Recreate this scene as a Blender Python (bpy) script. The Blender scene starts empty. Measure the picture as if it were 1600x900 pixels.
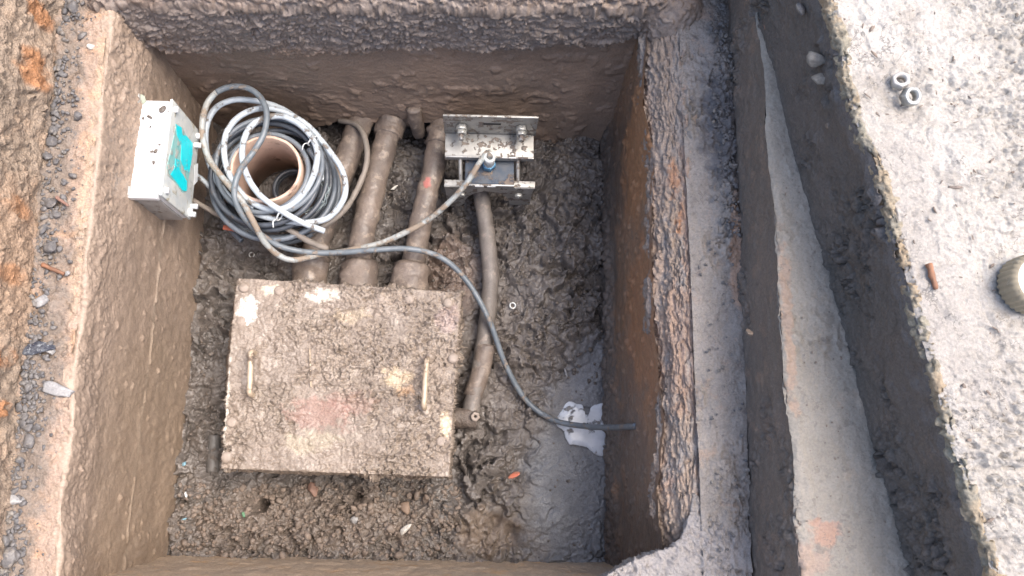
import bpy, bmesh, math, random
import numpy as np
from mathutils import Matrix, Vector

rng = np.random.default_rng(7)
random.seed(7)
scene = bpy.context.scene
col = scene.collection

# ------------------------------------------------------------------ camera
# world: x right, y away from the viewer, z up; z = 0 is the rim of the pit
F = 1200.0
R = np.array([[0.99878472, -0.01795201, -0.04590003],
              [0.00742971, 0.97550321, -0.21985971],
              [0.04872255, 0.21925149, 0.97445107]])
C = np.array([0.0, 0.0, 1.2])
cam_d = bpy.data.cameras.new('camera')
cam_d.lens = 27.0; cam_d.sensor_width = 36.0
cam_d.clip_start = 0.02; cam_d.clip_end = 500
cam = bpy.data.objects.new('camera', cam_d); col.objects.link(cam)
M4 = np.eye(4); M4[:3, :3] = R; M4[:3, 3] = C
cam.matrix_world = Matrix(M4.tolist())
scene.camera = cam

# ------------------------------------------------------------------ light
SUN_EL, SUN_AZ = math.radians(66), math.radians(78)   # azimuth from +y towards +x
world = bpy.data.worlds.new('World'); scene.world = world; world.use_nodes = True
wn = world.node_tree
bg = wn.nodes['Background']
sky = wn.nodes.new('ShaderNodeTexSky'); sky.sky_type = 'NISHITA'
sky.sun_disc = False; sky.sun_elevation = SUN_EL; sky.sun_rotation = SUN_AZ
sky.air_density = 1.0; sky.dust_density = 5.0; sky.ozone_density = 1.0
wn.links.new(sky.outputs[0], bg.inputs[0]); bg.inputs[1].default_value = 0.15
sun_d = bpy.data.lights.new('sun', 'SUN'); sun_d.energy = 1.0
sun_d.angle = math.radians(35); sun_d.color = (1.0, 0.95, 0.88)
sun = bpy.data.objects.new('sun', sun_d); col.objects.link(sun)
sv = Vector((math.sin(SUN_AZ) * math.cos(SUN_EL), math.cos(SUN_AZ) * math.cos(SUN_EL), math.sin(SUN_EL)))
sun.rotation_euler = sv.to_track_quat('Z', 'Y').to_euler()
sun.location = (0.6, 0.8, 3)
vs = scene.view_settings
vs.view_transform = 'Standard'; vs.look = 'None'; vs.gamma = 1.0; vs.use_curve_mapping = False
vs.exposure = 1.42

# ------------------------------------------------------------------ survey helpers
def ray(x, y):
    return R @ np.array([(x - 800.0) / F, -(y - 450.0) / F, -1.0])
def P(x, y, z):                       # sight line of a photo point to the height z
    r = ray(x, y); return C + (z - C[2]) / r[2] * r
def PX(x, y, o, nrm):                 # ... to a plane
    r = ray(x, y); nrm = np.array(nrm, float)
    return C + ((np.array(o) - C) @ nrm) / (r @ nrm) * r

# ------------------------------------------------------------------ noise
def _h(ix, iy, iz, s):
    with np.errstate(over='ignore'):
        n = (ix.astype(np.int64) * 374761393 + iy.astype(np.int64) * 668265263 + iz.astype(np.int64) * 1274126177 + s * 974634777) & 0xFFFFFFFF
        n = ((n ^ (n >> 13)) * 1103515245) & 0xFFFFFFFF
        n = ((n ^ (n >> 16)) * 2246822519) & 0xFFFFFFFF
        n = n ^ (n >> 13)
    return (n & 0xFFFFFF) / float(0x1000000)
def vnoise(p, s=0):
    p = np.asarray(p, float)
    i = np.floor(p).astype(np.int64); f = p - i
    u = f * f * f * (f * (f * 6 - 15) + 10)
    r = 0
    for a in (0, 1):
        wx = u[..., 0] if a else 1 - u[..., 0]
        for b in (0, 1):
            wy = u[..., 1] if b else 1 - u[..., 1]
            for c in (0, 1):
                wz = u[..., 2] if c else 1 - u[..., 2]
                r = r + wx * wy * wz * _h(i[..., 0] + a, i[..., 1] + b, i[..., 2] + c, s)
    return r * 2 - 1
def fbm(p, sc=1.0, o=4, s=0, g=0.5):
    p = np.asarray(p, float) * sc
    r = 0; a = 1.0; t = 0
    for k in range(o):
        r = r + a * vnoise(p + 17.3 * k, s + k); t += a; a *= g; p = p * 2.03
    return r / t
def worley(p, sc, s=0, jit=0.95):
    p = np.asarray(p, float) * sc
    i = np.floor(p).astype(np.int64)
    f1 = np.full(p.shape[:-1], 9.0); f2 = f1.copy(); cid = np.zeros_like(f1)
    flat = np.ptp(p[..., 2]) < 1e-6
    for a in (-1, 0, 1):
        for b in (-1, 0, 1):
            for c in ((0,) if flat else (-1, 0, 1)):
                ja, jb, jc = i[..., 0] + a, i[..., 1] + b, i[..., 2] + c
                qx = ja + 0.5 + jit * (_h(ja, jb, jc, s) - .5)
                qy = jb + 0.5 + jit * (_h(ja, jb, jc, s + 1) - .5)
                qz = jc + 0.5 + jit * (_h(ja, jb, jc, s + 2) - .5)
                d = (p[..., 0] - qx) ** 2 + (p[..., 1] - qy) ** 2 + (0 if flat else (p[..., 2] - qz) ** 2)
                hid = _h(ja, jb, jc, s + 3)
                m = d < f1
                f2 = np.where(m, f1, np.minimum(f2, d)); cid = np.where(m, hid, cid); f1 = np.where(m, d, f1)
    return np.sqrt(f1), np.sqrt(f2), cid
def sstep(a, b, x):
    t = np.clip((x - a) / (b - a), 0, 1); return t * t * (3 - 2 * t)
def clods(p, sc, s=0, warp=0.35, crack=0.18):
    p = np.asarray(p, float)
    w = np.stack([vnoise(p * sc * 1.3, s + 50), vnoise(p * sc * 1.3, s + 51), vnoise(p * sc * 1.3, s + 52)], -1)
    if np.ptp(p[..., 2]) < 1e-9: w[..., 2] = 0
    f1, f2, cid = worley(p + w * warp / sc, sc, s)
    e = sstep(0.0, crack, f2 - f1)
    return e * (0.35 + 0.65 * cid) * (1 - 0.35 * f1)
def chunk(p, sc, s=0, warp=0.3, tilt=0.8, crack=0.05):
    """broken soil: every cell is a tilted facet at a height of its own"""
    p = np.asarray(p, float); flat = np.ptp(p[..., 2]) < 1e-9
    q = p * sc
    w1, w2 = vnoise(q * 1.7, s + 60) + .5 * vnoise(q * 4.1, s + 62), vnoise(q * 1.7 + 9.2, s + 61) + .5 * vnoise(q * 4.1 + 5, s + 63)
    q = q + warp * np.stack([w1, w2, 0 * w1 if flat else .7 * (w1 - w2)], -1)
    i = np.floor(q).astype(np.int64)
    f1 = np.full(q.shape[:-1], 9.0); f2 = f1.copy(); h = np.zeros_like(f1)
    for a in (-1, 0, 1):
        for b in (-1, 0, 1):
            for c in ((0,) if flat else (-1, 0, 1)):
                ja, jb, jc = i[..., 0] + a, i[..., 1] + b, i[..., 2] + c
                h1, h2, h3, h4 = _h(ja, jb, jc, s), _h(ja, jb, jc, s + 1), _h(ja, jb, jc, s + 2), _h(ja, jb, jc, s + 3)
                dx = q[..., 0] - (ja + h1); dy = q[..., 1] - (jb + h2); dz = 0 if flat else q[..., 2] - (jc + h3)
                d = dx * dx + dy * dy + dz * dz
                hh = h4 + tilt * (dx * (h3 * 2 - 1) + dy * (((h1 * 7.31 + h2 * 3.7) % 1) * 2 - 1))
                m = d < f1
                f2 = np.where(m, f1, np.minimum(f2, d)); h = np.where(m, hh, h); f1 = np.where(m, d, f1)
    e = sstep(0, crack, np.sqrt(f2) - np.sqrt(f1))
    return (h - .5) * (.55 + .45 * e) - .25 * (1 - e)
def smear(p, sc, s=0, o=4):
    p = np.asarray(p, float)
    w = np.stack([fbm(p, sc * .7, 2, s + 5), fbm(p, sc * .7, 2, s + 6), fbm(p, sc * .7, 2, s + 7)], -1) * (.9 / sc)
    r = 0; a = 1; t = 0; q = (p + w) * sc
    for k in range(o):
        r = r + a * (1 - 2 * np.abs(vnoise(q + 3.7 * k, s + 11 + k))); t += a; a *= .55; q = q * 2.1
    return r / t
def pt3(X, Y, Z=None):
    X = np.asarray(X, float); return np.stack([X, np.asarray(Y, float) + 0 * X, (0 * X if Z is None else Z + 0 * X)], -1)

# ------------------------------------------------------------------ object helpers
WL = {}
def tag(o, label=None, cat=None, group=None, kind=None):
    if label: o['label'] = label
    if cat: o['category'] = cat
    if group: o['group'] = group
    if kind: o['kind'] = kind
    return o
def thing(name, loc, label, cat, group=None):
    o = bpy.data.objects.new(name, None); col.objects.link(o)
    o.location = loc; o.empty_display_size = 0.02; WL[o.name] = np.array(loc, float)
    return tag(o, label, cat, group)
def mk(name, data, mat, parent=None, loc=None, smooth=True):
    """data = (verts, faces) in world metres -> one mesh object"""
    v, f = data
    v = np.asarray(v, float)
    if parent is not None: base = WL[parent.name]
    elif loc is None: base = np.zeros(3)
    elif isinstance(loc, str): base = np.array([v[:, 0].mean(), v[:, 1].mean(), v[:, 2].min()])
    else: base = np.array(loc, float)
    me = bpy.data.meshes.new(name)
    vv = v - base
    if isinstance(f, np.ndarray):
        k = f.shape[1]
        me.vertices.add(len(vv)); me.vertices.foreach_set('co', vv.astype(np.float32).ravel())
        me.loops.add(f.size); me.loops.foreach_set('vertex_index', f.astype(np.int32).ravel())
        me.polygons.add(len(f)); me.polygons.foreach_set('loop_start', np.arange(0, f.size, k, dtype=np.int32))
        me.update(calc_edges=True); me.validate()
    else:
        me.from_pydata([tuple(q) for q in vv], [], [tuple(int(i) for i in q) for q in f]); me.update()
    if smooth: me.polygons.foreach_set('use_smooth', np.ones(len(me.polygons), bool))
    me.materials.append(mat)
    o = bpy.data.objects.new(name, me); col.objects.link(o)
    if parent is not None: o.parent = parent
    else: o.location = base
    WL[o.name] = base
    return o
def gridf(nu, nv, wrap=False):
    i = np.arange(nu - (0 if wrap else 1))[:, None]; j = np.arange(nv - 1)[None]
    i2 = (i + 1) % nu
    q = np.stack([i * nv + j, i2 * nv + j, i2 * nv + j + 1, i * nv + j + 1], -1)
    return q.reshape(-1, 4)
def gnorm(A):
    n = np.cross(np.gradient(A, axis=0), np.gradient(A, axis=1))
    return n / (np.linalg.norm(n, axis=-1, keepdims=True) + 1e-12)
def resample(pl, n):
    pl = np.asarray(pl, float); d = np.r_[0, np.cumsum(np.linalg.norm(np.diff(pl, axis=0), axis=1))]; t = np.linspace(0, d[-1], n)
    return np.stack([np.interp(t, d, pl[:, k]) for k in range(3)], -1)
def loft(rows, nu, nvs):
    rr = [resample(r, nu) if nu else np.asarray(r, float) for r in rows]; out = []
    for k in range(len(rr) - 1):
        for t in np.linspace(0, 1, nvs[k], endpoint=(k == len(rr) - 2)):
            out.append(rr[k] * (1 - t) + rr[k + 1] * t)
    return np.stack(out, 1)
def cat_spline(pts, step=0.004):
    pts = np.asarray(pts, float)
    q = np.vstack([2 * pts[0] - pts[1], pts, 2 * pts[-1] - pts[-2]]); out = []
    for k in range(1, len(q) - 2):
        a, b, c, d = q[k - 1], q[k], q[k + 1], q[k + 2]
        n = max(2, int(np.linalg.norm(c - b) / step))
        t = np.linspace(0, 1, n, endpoint=False)[:, None]
        out.append(.5 * (2 * b + (c - a) * t + (2 * a - 5 * b + 4 * c - d) * t ** 2 + (3 * b - a - 3 * c + d) * t ** 3))
    return np.vstack(out + [pts[-1:]])
def tube(path, r, n=12, lump=0.0, lsc=60, seed=0, caps=True, hollow=0):
    """sweep; r scalar or array along the path"""
    path = np.asarray(path, float); m = len(path)
    r = np.broadcast_to(np.asarray(r, float), (m,))
    T = np.gradient(path, axis=0); T /= np.linalg.norm(T, axis=1, keepdims=True) + 1e-12
    up = np.array([0, 0, 1.0]) if abs(T[0, 2]) < .9 else np.array([1.0, 0, 0])
    N = np.zeros_like(T); N[0] = np.cross(T[0], up); N[0] /= np.linalg.norm(N[0])
    for k in range(1, m):
        v = N[k - 1] - T[k] * (N[k - 1] @ T[k]); N[k] = v / np.linalg.norm(v)
    B = np.cross(T, N)
    a = np.linspace(0, 2 * np.pi, n, endpoint=False)
    dirs = N[:, None] * np.cos(a)[None, :, None] + B[:, None] * np.sin(a)[None, :, None]
    V = path[:, None] + dirs * r[:, None, None]
    if lump: V = V + dirs * (lump * fbm(V, lsc, 3, seed))[..., None]
    f = [(i * n + j, i * n + (j + 1) % n, (i + 1) * n + (j + 1) % n, (i + 1) * n + j) for i in range(m - 1) for j in range(n)]
    V = V.reshape(-1, 3)
    if caps:
        V = np.vstack([V, path[:1], path[-1:]]); c0, c1 = m * n, m * n + 1
        f += [(c0, (j + 1) % n, j) for j in range(n)] + [(c1, (m - 1) * n + j, (m - 1) * n + (j + 1) % n) for j in range(n)]
    return V, f
def join(*ds):
    vs_, fs = [], []; k = 0
    for v, f in ds:
        v = np.asarray(v); vs_.append(v); fs += [tuple(int(i) + k for i in q) for q in f]; k += len(v)
    return np.vstack(vs_), fs
def frame(x, y=None, z=None):
    return np.stack([np.asarray(a, float) / np.linalg.norm(a) for a in (x, y, z)], 1)
I3 = np.eye(3)
def bbox(c, size, A=I3, bev=0.002, seg=2):
    bm = bmesh.new(); bmesh.ops.create_cube(bm, size=1)
    for v in bm.verts: v.co = Vector((v.co.x * size[0], v.co.y * size[1], v.co.z * size[2]))
    if bev: bmesh.ops.bevel(bm, geom=bm.edges[:], offset=bev, segments=seg, affect='EDGES', profile=.6)
    bm.verts.index_update()
    V = np.array([v.co[:] for v in bm.verts]) @ np.asarray(A).T + np.array(c)
    f = [[v.index for v in q.verts] for q in bm.faces]; bm.free(); return V, f
def lathe(prof, o, ax, n=24, closed=False, lump=0, seed=0):
    """prof: list of (radius, height along ax)"""
    ax = np.asarray(ax, float); ax /= np.linalg.norm(ax)
    e = np.cross(ax, [0, 1, 0.1]); e /= np.linalg.norm(e); g = np.cross(ax, e)
    a = np.linspace(0, 2 * np.pi, n, endpoint=False); prof = list(prof)
    if closed: prof = prof + [prof[0]]
    V = np.array([[np.array(o) + ax * h + r * (math.cos(t) * e + math.sin(t) * g) for t in a] for r, h in prof])
    if lump: V = V + lump * fbm(V, 90, 3, seed)[..., None] * ax
    m = len(prof)
    f = [(i * n + j, i * n + (j + 1) % n, (i + 1) * n + (j + 1) % n, (i + 1) * n + j) for i in range(m - 1) for j in range(n)]
    return V.reshape(-1, 3), f
def hexnut(o, ax, r, h, hole=0.55, n=6, twist=0):
    ax = np.asarray(ax, float); ax /= np.linalg.norm(ax)
    e = np.cross(ax, [0.3, 1, 0.1]); e /= np.linalg.norm(e); g = np.cross(ax, e)
    N = 24; V = []
    hexr = lambda t: r * math.cos(math.pi / n) / math.cos((t % (2 * math.pi / n)) - math.pi / n)
    for rr, hh in ((None, 0.0), (None, h * .88), (.93, h), (hole, h), (hole, 0)):
        for k in range(N):
            t = 2 * math.pi * k / N
            q = hexr(t) if rr is None else (min(hexr(t), r * .9) if rr == .93 else r * rr)
            V.append(np.array(o) + ax * hh + q * (math.cos(t + twist) * e + math.sin(t + twist) * g))
    f = [(i * N + j, i * N + (j + 1) % N, ((i + 1) % 5) * N + (j + 1) % N, ((i + 1) % 5) * N + j) for i in range(5) for j in range(N)]
    return np.array(V), f
def _ico(sub):
    bm = bmesh.new(); bmesh.ops.create_icosphere(bm, subdivisions=sub, radius=1)
    V = np.array([v.co[:] for v in bm.verts]); bm.verts.index_update()
    f = np.array([[v.index for v in q.verts] for q in bm.faces]); bm.free(); return V, f
ICO2, ICO3 = _ico(2), _ico(3)
PROTO = {}
def _proto(base, rough, k):
    key = (len(base[0]), rough, k)
    if key not in PROTO:
        V, f = base; r = np.random.default_rng(1000 + k); off = r.uniform(0, 50, 3)
        f1, f2, cid = worley(V * .9 + off, 1.3, k)
        W = V * (1 + rough * (fbm(V * .9 + off, 1.2, 2, k)) - .25 * cid)[:, None]
        for _ in range(6):                       # flat break faces
            d = r.normal(size=3); d /= np.linalg.norm(d); h = r.uniform(.4, .8)
            W = W - np.maximum(W @ d - h, 0)[:, None] * d * .95
        PROTO[key] = W
    return PROTO[key]
def rock(c, size, seed, ang=None, base=ICO2, rough=.35):
    W = _proto(base, rough, seed % 41); r = np.random.default_rng(seed)
    a = r.uniform(0, 6.28) if ang is None else ang
    ca, sa = math.cos(a), math.sin(a)
    W = W * np.array(size); W = W @ np.array([[ca, sa, 0], [-sa, ca, 0], [0, 0, 1]])
    t = r.normal(0, .22, 2)
    W[:, 2] += W[:, 0] * t[0] + W[:, 1] * t[1]
    return W + np.array(c), base[1]
def rocks(specs):
    vs_, fs = [], []; k = 0
    for s in specs:
        v, f = rock(*s); vs_.append(v); fs.append(f + k); k += len(v)
    return np.vstack(vs_), np.vstack(fs)

# ------------------------------------------------------------------ materials
class G:
    def __init__(s, name):
        s.m = bpy.data.materials.new(name); s.m.use_nodes = True
        s.t = s.m.node_tree; s.b = s.t.nodes['Principled BSDF']
        s.pos = s.t.nodes.new('ShaderNodeNewGeometry').outputs['Position']
    def n(s, typ, **kw):
        o = s.t.nodes.new(typ)
        for k, v in kw.items(): setattr(o, k, v)
        return o
    def put(s, a, b):
        if hasattr(a, 'is_linked') or isinstance(a, bpy.types.NodeSocket): s.t.links.new(a, b)
        elif isinstance(a, (tuple, list)) and len(a) == 3 and b.type == 'RGBA': b.default_value = (*a, 1)
        else: b.default_value = a
    def noise(s, scale, detail=5, rough=.55, stretch=None, off=0):
        v = s.pos
        if stretch or off:
            mp = s.n('ShaderNodeMapping'); s.t.links.new(v, mp.inputs[0])
            if stretch: mp.inputs['Scale'].default_value = stretch
            mp.inputs['Location'].default_value = (off, off * .7, off * .3); v = mp.outputs[0]
        o = s.n('ShaderNodeTexNoise'); s.t.links.new(v, o.inputs['Vector'])
        o.inputs['Scale'].default_value = scale; o.inputs['Detail'].default_value = detail; o.inputs['Roughness'].default_value = rough
        return o.outputs[0]
    def vor(s, scale, feat='F1', rnd=1):
        o = s.n('ShaderNodeTexVoronoi', feature=feat); s.t.links.new(s.pos, o.inputs['Vector'])
        o.inputs['Scale'].default_value = scale; o.inputs['Randomness'].default_value = rnd
        return o.outputs['Distance']
    def rng(s, v, a, b, c=0., d=1., smooth=True):
        o = s.n('ShaderNodeMapRange'); o.clamp = True
        if smooth: o.interpolation_type = 'SMOOTHSTEP'
        s.put(v, o.inputs[0])
        for k, q in enumerate((a, b, c, d)): o.inputs[k + 1].default_value = q
        return o.outputs[0]
    def mix(s, f, a, b, blend='MIX'):
        o = s.n('ShaderNodeMix', data_type='RGBA', blend_type=blend)
        s.put(f, o.inputs[0]); s.put(a, o.inputs[6]); s.put(b, o.inputs[7]); return o.outputs[2]
    def math(s, op, a, b=0., c=None):
        o = s.n('ShaderNodeMath', operation=op); s.put(a, o.inputs[0]); s.put(b, o.inputs[1])
        if c is not None: s.put(c, o.inputs[2])
        return o.outputs[0]
    def blob(s, c, size, edge=.35, ns=40, amp=.6, off=0):
        mp = s.n('ShaderNodeVectorMath', operation='SUBTRACT'); s.t.links.new(s.pos, mp.inputs[0]); mp.inputs[1].default_value = tuple(float(q) for q in c)
        dv = s.n('ShaderNodeVectorMath', operation='DIVIDE'); s.t.links.new(mp.outputs[0], dv.inputs[0]); dv.inputs[1].default_value = tuple(size)
        ln = s.n('ShaderNodeVectorMath', operation='LENGTH'); s.t.links.new(dv.outputs[0], ln.inputs[0])
        v = s.math('ADD', ln.outputs['Value'], s.math('MULTIPLY', s.math('SUBTRACT', s.noise(ns, 5, .6, off=off), .5), amp * 5))
        return s.rng(v, 1 - edge, 1 + edge, 1., 0.)
    def bump(s, h, dist, strength=1., prev=None):
        o = s.n('ShaderNodeBump'); s.put(h, o.inputs['Height']); o.inputs['Distance'].default_value = dist; o.inputs['Strength'].default_value = strength
        if prev is not None: s.t.links.new(prev, o.inputs['Normal'])
        return o.outputs[0]
    def done(s, colr, rough=.6, nrm=None, metal=0., spec=.5, coat=None, trans=None):
        s.put(colr, s.b.inputs['Base Color']); s.put(rough, s.b.inputs['Roughness']); s.put(metal, s.b.inputs['Metallic'])
        s.b.inputs['Specular IOR Level'].default_value = spec
        if nrm is not None: s.t.links.new(nrm, s.b.inputs['Normal'])
        return s.m
def soil(name, a, b, c=None, big=6, mid=35, cth=(.52, .62), rough=(.35, .75), bump=.003, bsc=150, patches=(), stretch=None, fine=.2, spec=.5, specks=None, veins=None):
    g = G(name)
    k = g.mix(g.rng(g.noise(big, 6, .6, stretch), .35, .65), a, b)
    if c is not None: k = g.mix(g.rng(g.noise(mid, 7, .65, stretch, off=3.1), *cth), k, c)
    for (ctr, size, colr, amt, ns, amp) in patches:
        k = g.mix(g.math('MULTIPLY', g.blob(ctr, size, .35, ns, amp, off=ctr[0] * 9), amt), k, colr)
    if specks is not None:
        k = g.mix(g.math('MULTIPLY', g.rng(g.noise(specks[1], 3, .6, off=8), specks[2], specks[2] + .05), specks[3]), k, specks[0])
    if veins is not None:
        vn = g.math('ABSOLUTE', g.math('SUBTRACT', g.noise(veins[1], 4, .6, off=6.3), .5))
        vm = g.math('MULTIPLY', g.rng(vn, .004, .016, 1., 0.), g.rng(g.noise(veins[1] * .45, 4, .6, off=2.9), .50, .60))
        k = g.mix(g.math('MULTIPLY', vm, veins[2]), k, veins[0])
    fn = g.rng(g.noise(320, 5, .7, off=1.7), .3, .7, 1 - fine, 1 + fine)
    cc = g.n('ShaderNodeCombineColor'); [g.t.links.new(fn, cc.inputs[i]) for i in range(3)]
    k = g.mix(1., k, cc.outputs[0], 'MULTIPLY')
    ro = g.rng(g.noise(22, 6, .65, off=5), .35, .65, rough[0], rough[1])
    nr = g.bump(g.noise(bsc, 8, .65, stretch), bump)
    nr = g.bump(g.vor(bsc * 1.6), bump * .3, prev=nr)
    return g.done(k, ro, nr, spec=spec)
def plain(name, a, b=None, rough=.5, metal=0., bump=.0006, bsc=250, mudc=None, mud=(.55, .65), msc=45, spec=.5, roughmud=.75, stretch=None):
    g = G(name); b = b or tuple(q * .8 for q in a)
    k = g.mix(g.rng(g.noise(40, 6, .6), .35, .65), a, b); ro, me = rough, metal
    h = g.noise(bsc, 6, .6)
    nr = g.bump(h, bump)
    if mudc is not None:
        m = g.rng(g.noise(msc, 7, .62, stretch, off=2.2), *mud)
        k = g.mix(m, k, mudc)
        ro = g.math('ADD', g.math('MULTIPLY', m, roughmud - rough), rough)
        me = g.math('MULTIPLY', g.math('SUBTRACT', 1., m), metal)
        nr = g.bump(m, .0012, 1., nr)
    return g.done(k, ro, nr, me, spec)

MUD = (.17, .125, .095)
RUST = (.42, .17, .055)
p3 = lambda x, y, z: tuple(P(x, y, z))
m_floor = soil('dark_wet_mud', (.112, .099, .09), (.145, .125, .11), (.175, .143, .116), big=5, mid=18, cth=(.56, .74), rough=(.2, .6), bump=.0016,
    patches=[(p3(905, 770, -.47), (.11, .22, .2), (.15, .155, .163), .85, 12, .25), (p3(930, 590, -.47), (.05, .1, .2), (.155, .16, .17), .7, 12, .25), (p3(860, 330, -.45), (.12, .12, .2), (.10, .09, .085), .6, 12, .3), (p3(480, 815, -.47), (.24, .07, .2), (.165, .132, .108), .8, 25, .4),
             (p3(620, 300, -.47), (.12, .12, .2), (.07, .062, .058), .7, 14, .3), (p3(700, 430, -.45), (.06, .1, .2), (.16, .11, .085), .6, 20, .4), (p3(760, 830, -.47), (.06, .05, .2), (.2, .15, .11), .6, 30, .4)])
m_walll = soil('left_wall_mud', (.325, .245, .187), (.28, .212, .162), (.365, .285, .225), big=7, mid=30, cth=(.58, .72), rough=(.4, .75), bump=.0016, bsc=90, fine=.16, patches=[((-.61, .15, float(PX(222, 650, (-.612, 0, 0), (1, 0, 0))[2])), (.1, .45, .005), (.40, .335, .26), .3, 60, .9), ((-.612, .3, .0), (.1, .9, .010), (.36, .275, .21), .7, 40, .5), ((-.61, -.05, -.3), (.1, .3, .2), (.26, .195, .135), .5, 9, .2)])
m_wallf = soil('far_wall_mud', (.255, .184, .138), (.22, .163, .125), (.30, .215, .158), big=8, mid=28, cth=(.6, .75), rough=(.35, .7), bump=.0016, bsc=120, fine=.18,
    patches=[((-.1, .76, -.05), (.9, .1, .075), (.20, .165, .142), .85, 16, .3)])
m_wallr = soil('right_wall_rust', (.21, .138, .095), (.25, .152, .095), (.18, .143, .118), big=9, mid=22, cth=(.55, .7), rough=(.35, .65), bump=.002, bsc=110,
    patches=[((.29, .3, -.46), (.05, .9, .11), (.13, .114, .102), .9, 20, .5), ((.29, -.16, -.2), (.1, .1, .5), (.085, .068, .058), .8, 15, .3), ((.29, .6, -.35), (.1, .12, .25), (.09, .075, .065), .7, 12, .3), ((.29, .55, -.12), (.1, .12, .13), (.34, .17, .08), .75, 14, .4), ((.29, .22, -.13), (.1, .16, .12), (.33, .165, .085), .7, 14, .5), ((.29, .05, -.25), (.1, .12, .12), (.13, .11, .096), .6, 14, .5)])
m_flake = soil('flaking_rust', (.275, .222, .188), (.315, .24, .185), (.25, .22, .20), big=14, mid=26, cth=(.5, .6), rough=(.5, .85), bump=.004, bsc=100, stretch=(1.6, .5, 1),
    patches=[(p3(1065, 270, 0), (.02, .03, .05), RUST, .5, 60, .6), (p3(1070, 340, 0), (.012, .025, .05), RUST, .7, 60, .6), (p3(1060, 540, 0), (.025, .1, .05), (.36, .2, .12), .35, 40, .6), (p3(1035, 760, 0), (.03, .06, .05), RUST, .25, 40, .6), (p3(1030, 400, 0), (.02, .3, .06), (.34, .22, .145), .3, 30, .6), ((.352, .3, 0), (.014, 2, .1), (.285, .25, .225), .9, 25, .5), (p3(1080, 430, 0), (.008, .3, .06), (.38, .2, .11), .35, 30, .7)])
m_walln = soil('near_wall_mud', (.42, .33, .245), (.48, .36, .25), (.50, .33, .19), big=8, mid=20, cth=(.55, .7), bump=.002, fine=.2, patches=[((.34, -.17, 0), (.16, .2, .3), (.30, .275, .255), .95, 14, .2)])
m_ledgel = soil('ledge_mud', (.37, .275, .215), (.31, .225, .17), (.40, .255, .165), big=7, mid=25, cth=(.52, .66), rough=(.45, .8), bump=.003,
    patches=[(p3(150, 200, 0), (.012, .3, .1), (.44, .32, .22), .6, 30, .4), (p3(95, 200, 0), (.03, .26, .1), (.165, .14, .118), .75, 30, .4), (p3(60, 640, 0), (.028, .3, .1), (.165, .14, .118), .75, 30, .4)], specks=((.12, .11, .105), 60, .62, .5))
m_stepl = soil('rusty_step', (.33, .25, .185), (.28, .215, .16), (.38, .275, .195), big=9, mid=20, cth=(.52, .66), rough=(.5, .85), bump=.004,
    patches=[(p3(x, y, .06), (.016, .018, .04), RUST, .7, 35, .25) for x, y in ((62, 20), (62, 92), (55, 118), (68, 205), (20, 325), (25, 430), (15, 560), (8, 640), (60, 320))] + [(p3(35, 400, .05), (.03, .12, .1), (.40, .25, .155), .4, 30, .4)])
m_flange = soil('flange_mud', (.262, .234, .212), (.215, .192, .172), (.275, .212, .172), big=8, mid=24, cth=(.55, .68), rough=(.35, .75), bump=.003,
    patches=[(p3(1125, 200, 0), (.032, .10, .1), (.105, .10, .105), .9, 40, .5), (p3(1130, 60, 0), (.03, .07, .1), (.2, .18, .165), .8, 40, .5), (p3(1150, 400, 0), (.012, .1, .1), (.4, .24, .15), .6, 50, .6), (p3(1060, 880, 0), (.1, .08, .1), (.27, .255, .255), .7, 20, .4)], specks=((.15, .13, .12), 60, .61, .6), veins=((.13, .11, .10), 34, .6), fine=.14)
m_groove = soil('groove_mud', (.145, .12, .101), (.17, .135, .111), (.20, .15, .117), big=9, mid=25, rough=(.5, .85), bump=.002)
m_ground = soil('grey_ground', (.268, .242, .208), (.222, .202, .173), (.28, .238, .192), big=6, mid=18, cth=(.55, .7), rough=(.4, .8), bump=.0035, bsc=90, fine=.12, veins=((.15, .13, .11), 30, .5),
    patches=[(p3(1290, 832, .157), (.02, .016, .05), (.36, .2, .14), .7, 60, .6), (p3(1262, 880, .157), (.03, .03, .05), (.34, .23, .18), .5, 60, .7), (p3(1232, 500, .157), (.008, .12, .05), (.32, .22, .16), .7, 60, .6)], specks=((.16, .14, .12), 50, .62, .55))
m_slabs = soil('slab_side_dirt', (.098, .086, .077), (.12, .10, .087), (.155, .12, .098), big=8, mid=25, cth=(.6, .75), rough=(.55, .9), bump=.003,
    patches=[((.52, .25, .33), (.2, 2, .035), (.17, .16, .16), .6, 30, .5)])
m_slabt = soil('slab_top', (.375, .35, .317), (.325, .30, .268), (.275, .25, .22), big=5, mid=14, cth=(.50, .66), rough=(.22, .6), bump=.0035, bsc=110, fine=.16, spec=.6,
    patches=[(p3(1400, 380, .327), (.06, .16, .2), (.27, .245, .22), .65, 14, .3), (p3(1490, 560, .327), (.07, .13, .2), (.29, .265, .24), .6, 18, .35)], specks=((.2, .18, .165), 55, .66, .4), veins=((.10, .09, .082), 24, .7))
m_edge = soil('slab_edge_lichen', (.27, .245, .19), (.31, .235, .155), (.22, .20, .16), big=14, mid=40, rough=(.6, .9), bump=.003)
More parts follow.
